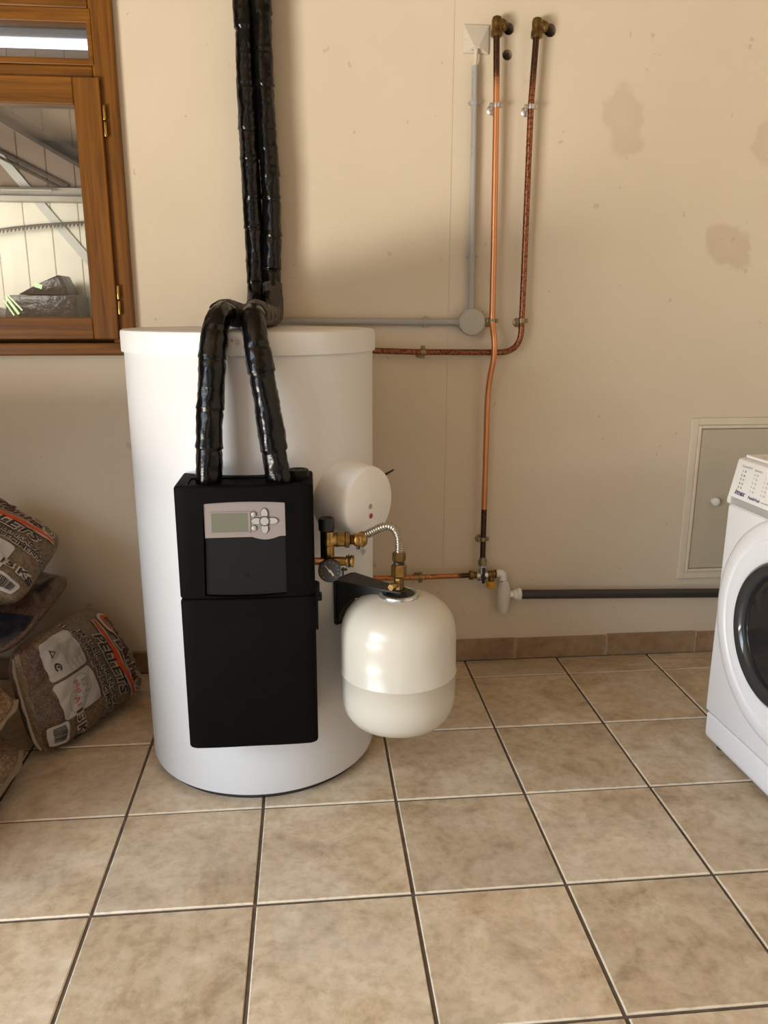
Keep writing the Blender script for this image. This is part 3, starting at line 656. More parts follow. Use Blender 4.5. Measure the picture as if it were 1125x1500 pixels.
mk('drain_plug', cyl((.5740, vy, .671), (.5740, vy, .680), .0040, 12), 'black', sg, True)
mk('outlet', join(cyl((.5450, vy, .6425), (.5500, vy, .6425), .0135, 20, .001), cyl((.5500, vy, .6425), (.5555, vy, .6425), .0112, 20), cyl((.5555, vy, .6425), (.5640, vy, .6420), .0140, 24, .001)), 'brass', sg, True)
mk('outlet_clip', join(lathe([(.0115, 0), (.0158, .001), (.0158, .003), (.0115, .004)], (.5505, vy, .6425), (1, 0, 0), 20), box(.5360, .5400, vy - .014, vy - .010, .612, .632, .001), box(.5340, .5480, vy - .014, vy - .008, .623, .629, .002)), 'black', sg)
mk('copper_stub', cyl((.470, vy, .6445), (.503, vy, .6440), .0088, 20), 'cop_a2', sg, True, label='copper stub pipe')
gz = .6310; gx = .5070; gy = .288
gg = mk('gauge', lathe([(0, .026), (.0240, .026), (.0265, .022), (.0265, .003), (.0255, 0), (.0240, .0006), (0, .0008)], (gx, gy, gz), (.03, 1, -.18), 40), 'black', sg, True)
ga, gb, gd = frame_of((-.03, -1, .18))
def gf(a, b, t): return V((gx, gy, gz)) - ga * a * 1.08 + gb * b * 1.08 + gd * t
mk('gauge_dial', prism(ellipse(0, 0, .0212, .0212, 40), gf, -.0007, .0002), 'dark', gg)
tick = [bargeo(gf(.0165 * cos(t), .0165 * sin(t), .0006), gf(.0195 * cos(t), .0195 * sin(t), .0006), .0009, .0004) for t in [math.radians(-45 + 270 * i / 10) for i in range(11)]]
mk('gauge_scale', join(*tick), 'ink_g', gg)
mk('gauge_needle', join(prism([(-.011, .0125), (.0065, -.0100), (.0085, -.0085), (-.0098, .0132)], gf, .0008, .0014), prism(ellipse(0.0005, 0, .003, .003, 14), gf, .0008, .0018), prism([(.001, -.0015), (.0065, -.0115), (.0095, -.0085), (.003, .001)], gf, .0008, .0015)), 'print_w', gg)

# ------------------------------------------------------------------ expansion vessel, bracket and corrugated hose
VX, VY = .6700, .3350
ev = thing('expansion_vessel', 'glossy cream expansion vessel hanging beside the white tank', 'pressure vessel', (VX, VY, .222))
RV = .1385
vp = [(0, .2205), (.045, .2222), (.090, .2285), (.116, .2420), (.1310, .2640), (.1370, .2880), (RV, .3120), (RV, .3625), (RV + .0018, .3642), (RV + .0024, .3665), (RV + .0018, .3688), (RV, .3705), (RV, .452), (.1375, .4690), (.1340, .4870), (.1265, .5050), (.1130, .5225), (.0930, .5370), (.066, .5465), (.048, .5495), (.037, .5505), (0, .5530)]
def dense(pr, k=4):
    P = [V((r, z, 0)) for r, z in pr]; return pr
mk('vessel_body', lathe(vp, (VX, VY, 0), n=96), 'vessel', ev, True, sharp=60)
mk('flange_ring', lathe([(.0370, .5480), (.0455, .5480), (.0482, .5520), (.0470, .5560), (.0425, .5580), (.0385, .5565), (.0370, .5530)], (VX, VY, 0), n=64), 'steel', ev, True)
mk('flange_plate', lathe([(0, .5535), (.0375, .5535), (.0375, .5548), (0, .5548)], (VX, VY, 0), n=48), 'blackm', ev)
mk('stub', join(cyl((VX, VY, .5545), (VX, VY, .5660), .0150, 6), cyl((VX, VY, .5660), (VX, VY, .5960), .0118, 8)), 'brass_d', ev)
mk('coupling', join(hexnut((VX, VY, .5960), (VX, VY, .6280), .0185)), 'brass', ev)
mk('seal_ring', lathe([(.0105, 0), (.0130, .001), (.0130, .006), (.0105, .007)], (VX, VY, .628), n=24), 'black', ev, True)
bx = mk('side_plug', join(hexnut((VX - .012, VY - .014, .5790), (VX - .022, VY - .026, .5790), .0090), cyl((VX - .004, VY - .006, .579), (VX - .013, VY - .015, .579), .0055, 12)), 'brass', ev)
# corrugated hose
fh = thing('corrugated_hose', 'corrugated steel hose arching from the safety valve to the vessel', 'hose', (VX, VY, .65))
hp = smooth_path([(.5850, vy + .008, .6995), (.602, .333, .7060), (.622, .335, .7150), (.6400, .335, .7205), (.6560, .335, .7160), (.6665, .335, .7000), (.6700, .335, .6800), (.6700, .335, .6540)], .0011)
mk('hose_tube', sweep(hp, .0094, 20, lambda s, t: 1 + .15 * sin(s * 2 * pi / .0058)), 'chrome', fh, True, sharp=80)
mk('hose_nut', hexnut((VX, VY, .6350), (VX, VY, .6570), .0160), 'brass_d', fh)
# bracket
ba = 46.5
bt = V((cos(math.radians(ba)), sin(math.radians(ba)), 0)); bn = V((sin(math.radians(ba)), -cos(math.radians(ba)), 0)); b0 = tp(ba, R, 0)
br = thing('wall_bracket', 'black steel bracket bolted to the tank holding the cream vessel', 'bracket', b0 + V((0, 0, .44)))
def bf(a, b, t): return b0 + bt * a + bn * t + V((0, 0, b))
mk('back_plate', prism(rrect(-.046, .030, .4440, .5650, .010), bf, .0015, .0060), 'blackm', br)
hubd = (V((VX, VY, 0)) - b0).dot(bn); hubt = (V((VX, VY, 0)) - b0).dot(bt)
top = [(-.046, .004), (.030, .004), (hubt + .019, hubd - .016), (hubt + .012, hubd + .014), (hubt - .012, hubd + .014), (hubt - .019, hubd - .016)]
def bh(a, d, t): return b0 + bt * a + bn * d + V((0, 0, t))
mk('arm_plate', prism(top, bh, .5590, .5640), 'blackm', br)
mk('gusset', join(prism([(.004, .4560), (.004, .5595), (hubd - .02, .5595), (hubd - .02, .5505), (.055, .5250), (.030, .500)], lambda d, z, t: b0 + bt * (-.040 + t + (hubt + .020) * max(0, (d - .004)) / hubd * 1.0) + bn * d + V((0, 0, z)), 0, .004)), 'blackm', br)
for zz in (.548, .460):
    mk('bolt', lathe([(.0065, 0), (.0065, .003), (.004, .0042), (0, .0045)], bf(-.030, zz, .006), bn, 14), 'steel' if zz > .5 else 'btn_rim', br, True)
mk('clamp_washer', lathe([(.014, .5640), (.0205, .5640), (.0205, .5660), (.014, .5660)], (VX, VY, 0), n=40), 'blackm', br)

# ------------------------------------------------------------------ copper pipes
PY, PR = 1.105, .0093
pa = [(1.0335, PY, 1.985), (1.0395, PY, 1.80), (1.0460, PY, 1.45), (1.0490, PY, 1.234), (1.0495, PY - .002, 1.172), (1.0535, PY - .022, 1.115), (1.0540, PY - .024, 1.060), (1.0470, PY - .010, .995), (1.0435, PY - .002, .930), (1.0440, PY, .80), (1.0445, PY, .56), (1.0450, PY, .490), (1.0455, PY, .372)]
p1 = thing('copper_pipe', 'bright copper pipe running down the wall, crossing over the level pipe', 'pipe', (1.045, PY, .36), group='copper pipes on the back wall')
mk('pipe_tube', sweep(smooth_path(pa[:-2], .012), PR, 20), 'cop_a', p1, True)
mk('pipe_foot', sweep(smooth_path(pa[-3:], .01), PR * 1.0, 20), 'scorched', p1, True, label='scorched dark lower end')
def elbow(parent, x, zt, xw):
    e = mk('elbow_fitting', join(lathe([(0, 0), (.0150, 0), (.0168, .002), (.0168, .016), (.0155, .018), (.0145, .030), (.0150, .042), (.0125, .0510), (.006, .0545), (0, .0550)], (x, PY, zt - .030), n=24),
                                 lathe([(0, -.008), (.0115, -.006), (.0142, 0), (.0142, .016), (.0165, .018), (.0165, .030), (0, .030)], (x + .001, PY, zt + .006), V((xw - x, .034, -.002)), n=24)), 'brass_d', parent, True)
    return mk('wall_stub', cyl((x + (xw - x) * .6, PY + .020, zt + .005), (xw, WY + .06, 2.006 if x > 0 else zt), .0088, 16), 'black', parent, True)
elbow(p1, 1.0335, 2.003, 1.0770)
pb = [(1.1520, PY, 1.985), (1.1445, PY, 1.79), (1.1455, PY, 1.30), (1.1450, PY, 1.0735), (.8300, PY, 1.0755), (.5900, PY, 1.083), (.45, PY, 1.086)]
p2 = thing('copper_pipe', 'brown speckled copper pipe bending level towards the back of the tank', 'pipe', (1.145, PY, 1.07), group='copper pipes on the back wall')
mk('pipe_tube', sweep(fillet_path(pb, {3: .070, 1: .3, 2: .3, 4: .3, 5: .3}, 14), PR, 20), 'cop_b', p2, True)
elbow(p2, 1.1525, 2.003, 1.2020)
p3 = thing('copper_pipe', 'low level copper pipe entering the brass valve behind the vessel', 'pipe', (1.0, PY, .33), group='copper pipes on the back wall')
mk('pipe_tube', sweep(fillet_path([(.50, PY, .3285), (.83, PY, .3260), (1.0045, PY, .3285)], .3), PR * .92, 20), 'cop_c', p3, True)

def clip(label, x, z, ydir, metal, r=.0118, y=PY, w_=.013, lug=True):
    """two-part pipe clip: ring round the pipe, lugs, rosette and stem to the wall. ydir 'v' for upright pipe, 'h' for level pipe"""
    t = thing('pipe_clip', label, 'pipe clip', (x, WY, z), group='pipe clips on the back wall')
    d = V((0, 0, 1)) if ydir == 'v' else V((1, 0, 0)); side = V((1, 0, 0)) if ydir == 'v' else V((0, 0, 1))
    c = V((x, y, z)); n = 28; a, b, _ = frame_of(d)
    ring = lathe([(r - .0022, -w_ / 2), (r, -w_ / 2), (r + .0006, 0), (r, w_ / 2), (r - .0022, w_ / 2), (r - .0022, -w_ / 2)], c, d, n)
    ring = (ring[0], [f for f in ring[1] if len(f) == 4])
    mk('clip_ring', ring, metal, t, True)
    if lug:
        for s in (-1, 1):
            q = c + side * s * (r + .0035)
            e = V((.0045, .0030, w_ / 2)) if ydir == 'v' else V((w_ / 2, .0030, .0045))
            mk('lug', box(q.x - e.x, q.x + e.x, q.y - e.y, q.y + e.y, q.z - e.z, q.z + e.z, .0008, 1), metal, t)
            mk('screw', lathe([(.0030, 0), (.0030, .0015), (.001, .0022), (0, .0022)], q - V((0, .003, 0)), (0, -1, 0), 10), metal, t, True)
    mk('stem', cyl((x - .006, y + r - .002, z), (x - .006, WY - .003, z), .0035, 10), metal, t, True)
    mk('rosette', lathe([(0, .0035), (.006, .0032), (.0135, .001), (.0145, 0), (.0145, -.001), (0, -.001)], (x - .006, WY - .001, z - .006), (0, -1, 0), 24), metal, t, True)
clip('bright zinc clip high on the left upright copper pipe', 1.0398, 1.792, 'v', 'steel')
clip('bright zinc clip high on the right upright copper pipe', 1.1447, 1.790, 'v', 'steel')
clip('greenish aged clip on the left upright pipe beside the junction box', 1.0495, 1.172, 'v', 'clip_o')
clip('aged clip on the right upright pipe just above its bend', 1.1452, 1.172, 'v', 'clip_o')
clip('aged clip on the level copper pipe right of the tank', .8310, 1.0756, 'h', 'clip_o')
clip('dull clip at the scorched foot of the left copper pipe', 1.0450, .456, 'v', 'clip_o')
clip('dull clip on the low copper pipe above the cream vessel', .8330, .3262, 'h', 'clip_o', r=.0108)

# ------------------------------------------------------------------ isolating valve, trap and waste pipe
iv = thing('isolating_valve', 'brass isolating valve joining upright and level copper pipes near the floor', 'valve', (1.045, PY, .33))
zv = .3265
mk('top_nut', join(hexnut((1.0455, PY, .362), (1.0455, PY, .384), .0150), cyl((1.0455, PY, .384), (1.0455, PY, .392), .0112, 16)), 'clip_o', iv)
mk('inlet_nut', join(hexnut((1.0000, PY, .3285), (1.0150, PY, .3280), .0158), cyl((1.0150, PY, .328), (1.0300, PY, .3275), .0115, 18, .001)), 'brass_d', iv)
mk('valve_body', join(cyl((1.026, PY, zv), (1.0650, PY, zv), .0130, 20, .002), cyl((1.0455, PY, zv - .010), (1.0455, PY, .3640), .0120, 20, .002), lathe([(0, 0), (.0165, 0), (.0165, .004), (.013, .006), (0, .006)], (1.0450, PY, zv - .020), n=24)), 'steel', iv, True)
mk('lever', join(box(1.0405, 1.0510, PY - .0250, PY - .0170, zv - .022, zv + .034, .003), cyl((1.0458, PY - .026, zv), (1.0458, PY - .010, zv), .0075, 16)), 'black', iv, True)
mk('outlet_fitting', join(cyl((1.0650, PY, zv + .002), (1.0900, PY, zv + .004), .0125, 20, .002), lathe([(.0125, 0), (.0150, .001), (.0150, .005), (.0125, .006)], (1.0800, PY, zv + .003), (1, 0, 0), 24), lathe([(.0125, 0), (.0150, .001), (.0150, .004), (.0125, .005)], (1.0900, PY, zv + .004), (1, 0, 0), 24), cyl((1.077, PY - .004, zv - .025), (1.077, PY - .002, zv), .0095, 16)), 'brass_d', iv, True)
mk('yellow_cap', join(lathe([(0, 0), (.0125, 0), (.0150, .004), (.0160, .022), (.013, .024), (0, .024)], (1.0755, PY - .006, .2830), n=10)), 'yellow', iv)
tr = thing('waste_trap', 'white plastic bottle trap between the brass valve and the waste pipe', 'trap', (1.126, PY, .186))
mk('inlet_elbow', sweep(fillet_path([(1.0945, PY, .3320), (1.1170, PY, .3325), (1.1210, PY, .300)], .012), .0135, 20), 'pvc_w', tr, True)
mk('collar', join(lathe([(.010, 0), (.0145, .001), (.0145, .006), (.010, .007)], (1.1215, PY, .302), n=24)), 'clip_o', tr)
mk('bottle', lathe([(0, .1890), (.012, .1890), (.0180, .1915), (.0198, .1970), (.0225, .240), (.0233, .2600), (.0225, .2760), (.0190, .2900), (.0160, .3000), (.0150, .3080), (0, .3080)], (1.1235, PY, 0), n=40), 'pvc_t', tr, True)
mk('outlet_arm', lathe([(.0115, 0), (.0115, .022), (.0135, .026), (.0135, .030)], (1.136, PY, .2560), (1, 0, -.02), 24), 'pvc_w', tr, True)
mk('outlet_nut', lathe([(.0130, 0), (.0165, .002), (.0175, .012), (.0215, .014), (.0215, .0245), (.0205, .026), (.0150, .026)], (1.1570, PY, .2550), (1, 0, -.02), 14), 'pvc_w', tr)
wp = thing('waste_pipe', 'dark grey waste pipe running level behind the washing machine', 'pipe', (1.18, PY, .25))
mk('pipe_tube', cyl((1.1790, PY, .2535), (2.3496, PY, .2230), .0162, 28), 'soil', wp, True)

# ------------------------------------------------------------------ conduits and boxes
def conduit(label, a, b, r, org):
    t = thing('conduit', label, 'conduit', org); mk('conduit_tube', cyl(a, b, r, 20), 'conduit', t, True); return t
CYY = 1.124
cv = conduit('upright grey conduit between the square cover and the round box', (.9760, CYY, 1.9000), (.9858, CYY, 1.2060), .0102, (.98, CYY, 1.2))
mk('cable', cyl((.9770, CYY - .002, 1.8950), (.9790, CYY - .004, 1.9430), .0052, 14), 'ivory', cv, True, label='thin ivory cable')
rr_ = random.Random(4); marks = []
z = 1.885
while z > 1.66:
    l = rr_.choice((.003, .006, .012, .018)); xm = .9760 + (1.90 - z) / .694 * .0098
    marks.append(box(xm - .0078, xm - .0062, CYY - .0090, CYY - .0080, z - l, z)); z -= l + rr_.choice((.002, .003, .006))
mk('printed_line', join(*marks), 'ink_g', cv)
ch_ = conduit('level grey conduit running behind the tank to the round box', (.3300, CYY, 1.1715), (.9500, CYY, 1.1680), .0108, (.4, CYY, 1.17))
jb = thing('junction_box', 'round grey junction box where the two grey conduits meet', 'junction box', (.9860, WY, 1.1680))
mk('box_base', lathe([(0, 0), (.0400, 0), (.0400, .026), (0, .026)], (.9860, WY - .0005, 1.168), (0, -1, 0), 56), 'box', jb, True)
mk('box_lid', lathe([(.0395, .024), (.0418, .0245), (.0424, .029), (.0416, .0375), (.039, .0405), (.034, .0415), (0, .0420)], (.9860, WY, 1.168), (0, -1, 0), 56), 'box', jb, True)
mk('gland', lathe([(.012, 0), (.0135, .001), (.0135, .012), (.012, .013)], (.9390, CYY, 1.1681), (1, 0, 0), 24), 'box', jb, True); mk('gland', lathe([(.0115, 0), (.013, .001), (.013, .010), (.0115, .011)], (.9857, CYY, 1.205), (0, 0, 1), 24), 'box', jb, True)
def cclip(label, x, z, up):
    t = thing('conduit_clip', label, 'conduit clip', (x, WY, z), group='conduit clips')
    d = V((0, 0, 1)) if up else V((1, 0, 0))
    g = lathe([(.0112, -.006), (.0128, -.006), (.0128, .006), (.0112, .006), (.0112, -.006)], (x, CYY, z), d, 24); g = (g[0], [f for f in g[1] if len(f) == 4])
    mk('clip_band', g, 'conduit', t, True)
    for s in (-1, 1):
        dx, dz = (s * .0145, 0) if up else (0, s * .0145)
        mk('lug', box(x + dx - .0035, x + dx + .0035, CYY - .003, CYY + .007, z + dz - .0035, z + dz + .0035, .001, 1), 'conduit', t)
    mk('foot', box(x - .006, x + .006, CYY + .009, WY, z - .006, z + .006), 'conduit', t)
cclip('upper grey clip on the upright conduit', .9774, 1.800, True); cclip('lower grey clip on the upright conduit', .9835, 1.366, True); cclip('grey clip on the level conduit right of the tank', .8400, 1.1687, False)
cp = thing('cover_plate', 'square ivory pyramid cover plate at the top of the upright conduit', 'cover plate', (.9800, WY, 1.9730))
cx_, cz_, s_ = .9800, 1.9740, .0385
cut_ = .016
pv_ = [(cx_ - s_, WY - .001, cz_ - s_), (cx_ + s_, WY - .001, cz_ - s_), (cx_ + s_, WY - .001, cz_ + s_), (cx_ - s_, WY - .001, cz_ + s_)]
pv2 = [(x + (cx_ - x) * .03, WY - .006, z + (cz_ - z) * .03) for x, y, z in pv_]
apx = [(cx_ - .006, WY - .0165, cz_ - .022), (cx_ + .006, WY - .0165, cz_ - .022)]
pvs = pv_ + pv2 + apx
mk('plate', (pvs, [(3, 2, 1, 0)] + [(i, (i + 1) % 4, 4 + (i + 1) % 4, 4 + i) for i in range(4)] + [(4, 5, 9, 8), (5, 6, 9), (6, 7, 8, 9), (7, 4, 8)]), 'ivory', cp)
for dx, dz in ((-.0310, -.003), (-.011, -.0300), (.009, -.0295)):
    mk('screw_hole', lathe([(0, 0), (.0016, 0), (.0016, .0006), (0, .0006)], (cx_ + dx, WY - (.0075 if dx < -.02 else .0112), cz_ + dz), (0, -1, 0), 10), 'clip_o', cp)

# ------------------------------------------------------------------ wall hatch
ht = thing('wall_hatch', 'flush grey green cupboard door in a cream frame on the wall', 'cupboard door', (1.755, WY, .283))
hx0, hx1, hz0, hz1 = 1.755, 2.285, .2835, .8530
def fr(x0, x1, z0, z1, w_, ya, yb, bev): 
    return [box(x0, x0 + w_, ya, yb, z0, z1, bev), box(x1 - w_, x1, ya, yb, z0, z1, bev), box(x0 + w_, x1 - w_, ya + .0004, yb, z1 - w_, z1, bev), box(x0 + w_, x1 - w_, ya + .0004, yb, z0, z0 + w_, bev)]
for g in fr(hx0, hx1, hz0, hz1, .024, WY - .010, WY - .0002, .0025): mk('frame_member', g, 'hatch_f', ht)
for g in fr(hx0 + .0245, hx1 - .0245, hz0 + .0245, hz1 - .0245, .011, WY - .014, WY - .0002, .003): mk('inner_bead', g, 'hatch_f', ht)
dr = mk('door_leaf', box(hx0 + .038, hx1 - .038, WY - .0085, WY - .0005, hz0 + .038, hz1 - .038, .002), 'hatch', ht)
mk('knob', lathe([(0, 0), (.008, 0), (.0075, .008), (.0130, .013), (.0150, .0185), (.0130, .0240), (.007, .0265), (0, .0268)], (1.8580, WY - .0085, .5660), (0, -1, 0), 28), 'pvc_w', dr, True, label='white round knob')

# ------------------------------------------------------------------ washing machine
WA = V((1.5790, .5062, 0)); wt = V((.0369, -.9993, 0)); wi = V((.9993, .0369, 0))
def wfp(u, zz, t): return WA + wt * u - wi * t + V((0, 0, zz))
wm = thing('washing_machine', 'white front loading washing machine cut by the right picture edge', 'washing machine', WA)
UL, UR = -.036, .560
def side_prism(prof, u0, u1, bev=.006):
    """profile in (depth, z), extruded across the front from u0 to u1 with rounded ends"""
    bm = bmesh.new(); n = len(prof)
    va = [bm.verts.new(WA + wt * u0 + wi * d + V((0, 0, z))) for d, z in prof]; vb = [bm.verts.new(WA + wt * u1 + wi * d + V((0, 0, z))) for d, z in prof]
    bm.faces.new(va); bm.faces.new(list(reversed(vb)))
    for i in range(n): bm.faces.new((va[i], vb[i], vb[(i + 1) % n], va[(i + 1) % n]))
    if bev: bmesh.ops.bevel(bm, geom=list(bm.edges), offset=bev, segments=3, profile=.5, affect='EDGES', clamp_overlap=True)
    return from_bm(bm)
wb = mk('cabinet', side_prism([(0, .0990), (.575, .0990), (.575, .7060), (0, .7060)], UL, UR, .010), 'washer', wm, True, sharp=60)
mk('plinth', side_prism([(.002, .0970), (.565, .0970), (.565, .016), (.010, .016), (.003, .030)], UL + .008, UR - .008, .006), 'washer', wm, True, sharp=60)
cpn = mk('control_panel', side_prism([(-.004, .7070), (-.005, .7150), (.017, .8260), (.030, .8300), (.575, .8300), (.575, .7070)], UL, UR, .005), 'washer_p', wm, True, sharp=60)
mk('worktop', side_prism([(.034, .8300), (.575, .8300), (.575, .8370), (.034, .8370)], UL + .006, UR - .006, .002), 'washer_p', wm)
for u in (UL + .05, UR - .05):
    for d in (.04, .52): mk('foot', cyl(WA + wt * u + wi * d, WA + wt * u + wi * d + V((0, 0, .018)), .018, 16), 'black', wm)
# pull of the soap drawer
cut(cpn, prism(rrect(UL + .012, .240, .7105, .7290, .009), wfp, -.020, .02))
mk('drawer_pull', prism(rrect(UL + .010, .242, .7085, .7305, .010), wfp, -.022, -.0005), 'pull', wm)
# door
DU, DZ = .262, .4430; dc = wfp(DU, DZ, 0); do_ = -wi
dr_ = mk('door_ring', lathe([(0, -.002), (.288, -.002), (.286, .004), (.276, .0085), (.262, .0115), (.2465, .0125), (.2405, .0115), (.2385, .0085), (.2350, .0090), (.2180, .0070), (.2000, .0020), (.1900, .0040), (0, .004)], dc, do_, 128), 'washer', wm, True, sharp=50)
mk('door_rim', lathe([(.1860, .004), (.1850, .012), (.1815, .0190), (.1740, .0240), (.1640, .0225), (.1550, .0140), (.1500, .006), (.1500, .0045)], dc, do_, 128), 'rim', wm, True)
mk('door_glass', lathe([(.1515, .006), (.150, .0075), (.125, .0100), (.08, .0125), (0, .0140)], dc, do_, 96), 'bowl', wm, True)
# print on the panel (plane tilted back)
pn0 = V((0, 0, .7150)); slope = V((.022, .111)).normalized()
def pnl(a, b, t):
    n_ = (-wi * slope.y + V((0, 0, slope.x)))
    return WA + wt * a + wi * (-.005 + slope.x * b) + V((0, 0, .7150 + slope.y * b)) + n_ * (t + .0001)
mk('brand_print', flat_text('innex', pnl, .012, .030, .020, 0, .0006, .35), 'ink_b', wm)
mk('wash_print', join(flat_text('Push&Wash', pnl, .077, .027, .0105, 0, .0003, .1), flat_text('extra colours', pnl, .125, .0268, .006)), 'ink_b', wm)
hd = [flat_text('Cottons/ECO', pnl, .014, .099, .0080, 0, .0001), flat_text('Synthetics', pnl, .064, .098, .0080, 0, .0001), flat_text('Special', pnl, .115, .098, .0080, 0, .0001)]
mk('heading_print', join(*hd), 'ink_g', wm)
rows = []
for c_, (u0, num) in enumerate(((.000, '12345'), (.053, '67890'), (.100, '12345'))):
    for r_ in range(5):
        zz = .086 - r_ * .0108
        rows.append((c_, flat_text(num[r_], pnl, u0, zz, .0085, 0, .0003 if c_ == 0 else 0)))
        rows.append((c_, flat_text('%d0' % (9 - r_), pnl, u0 + .012, zz, .0075)))
mk('programme_print', join(*[g for c_, g in rows if c_ == 0]), 'ink', wm)
mk('programme_print', join(*[g for c_, g in rows if c_ > 0]), 'ink_g', wm)
mk('dots_print', join(*[prism(rrect(.080 + .022 * i, .088 + .022 * i, 0, .0022, .001, 2), lambda a, b, t: WA + wt * (a - .06) + wi * (.05 + b * 2.2) + V((0, 0, .8371 + t)), 0, .0004) for i in range(2)]), 'ink_g', wm)

# ------------------------------------------------------------------ pellet bags
class Bag:
    """pillow bag on a quad of corners (bottom-left, bottom-right, top-right, top-left in the bag's own print direction)"""
    def __init__(s, q, thick, front, seed, sag=0.0):
        s.q = [V(p) for p in q]; s.T = thick; s.F = front; s.seed = seed
        s.n = ((s.q[1] - s.q[0]).cross(s.q[3] - s.q[0])).normalized()
    def base(s, u, v):
        u, v = .5 + (u - .5) * (1 - .11 * abs(2 * v - 1) ** 6), .5 + (v - .5) * (1 - .09 * abs(2 * u - 1) ** 5)
        return (s.q[0] * (1 - u) + s.q[1] * u) * (1 - v) + (s.q[3] * (1 - u) + s.q[2] * u) * v
    def prof(s, u, v):
        a = max(0, 1 - abs(2 * u - 1) ** 3.4); b = max(0, 1 - abs(2 * v - 1) ** 4.2); return (a * b) ** .5
    def wr(s, u, v):
        e = 1 + 1.2 * (abs(2 * u - 1) ** 4 + abs(2 * v - 1) ** 4)
        return (noise.noise(V((u * 5 + s.seed, v * 6, .3))) * .011 + noise.noise(V((u * 12, v * 8 + s.seed, 1.7))) * .0028 + (abs(noise.noise(V((u * 7 + v * 6, (u - v) * 2.5, s.seed)))) - .2) * .010) * e * .62
    def front(s, u, v, lift=0.0): p = s.prof(u, v); return s.base(u, v) + s.n * (s.F * p + s.wr(u, v) * min(1, p * 1.6) + lift)
    def back(s, u, v): p = s.prof(u, v); return s.base(u, v) - s.n * ((s.T - s.F) * p + abs(s.wr(v, u)) * .3 * p)
    def shell(s, nu=84, nv=84):
        vs, fs = [], []
        E = lambda i, n: .5 - .5 * cos(pi * i / n) if True else i / n
        for f in (s.front, s.back):
            for j in range(nv + 1):
                for i in range(nu + 1): vs.append(tuple(f(E(i, nu), E(j, nv))))
        k = (nu + 1) * (nv + 1); id_ = lambda i, j: j * (nu + 1) + i
        for j in range(nv):
            for i in range(nu):
                fs.append((id_(i, j), id_(i + 1, j), id_(i + 1, j + 1), id_(i, j + 1))); fs.append((k + id_(i, j), k + id_(i, j + 1), k + id_(i + 1, j + 1), k + id_(i + 1, j)))
        return vs, fs
    def patch(s, poly, lift, step=.02):
        """flat print: polygon in (u, v) draped over the front"""
        bm = bmesh.new(); f = bm.faces.new([bm.verts.new((a, b, 0)) for a, b in poly])
        x0, x1 = min(p[0] for p in poly), max(p[0] for p in poly); y0, y1 = min(p[1] for p in poly), max(p[1] for p in poly)
        for ax_, lo, hi in ((0, x0, x1), (1, y0, y1)):
            c = lo + step
            while c < hi:
                co = [0, 0, 0]; no = [0, 0, 0]; co[ax_] = c; no[ax_] = 1
                bmesh.ops.bisect_plane(bm, geom=list(bm.verts) + list(bm.edges) + list(bm.faces), plane_co=co, plane_no=no); c += step
        g = from_bm(bm); return [tuple(s.front(min(.995, max(.005, x)), min(.995, max(.005, y)), lift)) for x, y, z in g[0]], g[1]
    def text(s, t, u, v, size, lift, off=0, shear=0, asp=1.0, arch=0.0, rot=0.0):
        g = text_geo(t, 1.0, off, shear); out = []
        for x, y, z in g[0]:
            x, y = x * size, y * size; x, y = x * cos(rot) - y * sin(rot), x * sin(rot) + y * cos(rot)
            uu = u + x; vv = v + y * asp + arch * (x / .3) ** 2
            out.append(tuple(s.front(min(.995, max(.005, uu)), min(.995, max(.005, vv)), lift)))
        return out, g[1]
def wave_text(bag, prefix, t, u, v, size, ink, parent, asp, arch=0.0, shear=0.0, bold=.01, halo=.06):
    mk(prefix + '_halo', bag.text(t, u, v, size, .0040, halo * 1.35, shear, asp, arch), 'print_w', parent)
    mk(prefix, bag.text(t, u, v, size, .0054, bold + .010, shear, asp, arch), ink, parent)
def swoosh(bag, parent, u0, u1, v0, h_, asp):
    n = 22; a = []; b = []; aw = []; bw = []
    for i in range(n + 1):
        t = i / n; u = u0 + (u1 - u0) * t; m_ = v0 - .055 * sin(t * pi) * asp + .04 * t ** 3 * asp; th = h_ * (.25 + .75 * sin(pi * min(1, t * .95 + .05)) ** .6)
        a.append((u, m_ + th)); b.append((u, m_ - th)); aw.append((u, m_ + th + .012)); bw.append((u, m_ - th - .012))
    mk('swoosh_halo', bag.patch(aw + list(reversed(bw)), .0038, .03), 'print_w', parent)
    mk('swoosh', bag.patch(a + list(reversed(b)), .0048, .03), 'print_r', parent)
def ring_patch(bag, cu, cv, r0, r1, asp, lift, a0=0, a1=2 * pi, n=28):
    vs, fs = [], []
    for i in range(n + 1):
        t = a0 + (a1 - a0) * i / n
        for r in (r0, r1): vs.append(tuple(bag.front(cu + r * cos(t), cv + r * sin(t) * asp, lift)))
    return vs, [(2 * i, 2 * i + 1, 2 * i + 3, 2 * i + 2) for i in range(n)]
def barcode(bag, parent, u0, u1, v0, v1):
    m_ = .012
    mk('barcode_label', bag.patch(rrect(u0 - m_ * 2.2, u1 + m_ * 2.2, v0 - m_ * 2, v1 + m_ * 2, .02, 4), .0040), 'label', parent)
    rnd = random.Random(5); x = u0; out = []
    while x < u1:
        w_ = rnd.choice((.004, .007, .010)); out.append(bag.patch([(x, v0), (x + w_, v0), (x + w_, v1), (x, v1)], .0054, .04)); x += w_ + rnd.choice((.003, .005))
    mk('barcode', join(*out), 'ink', parent)
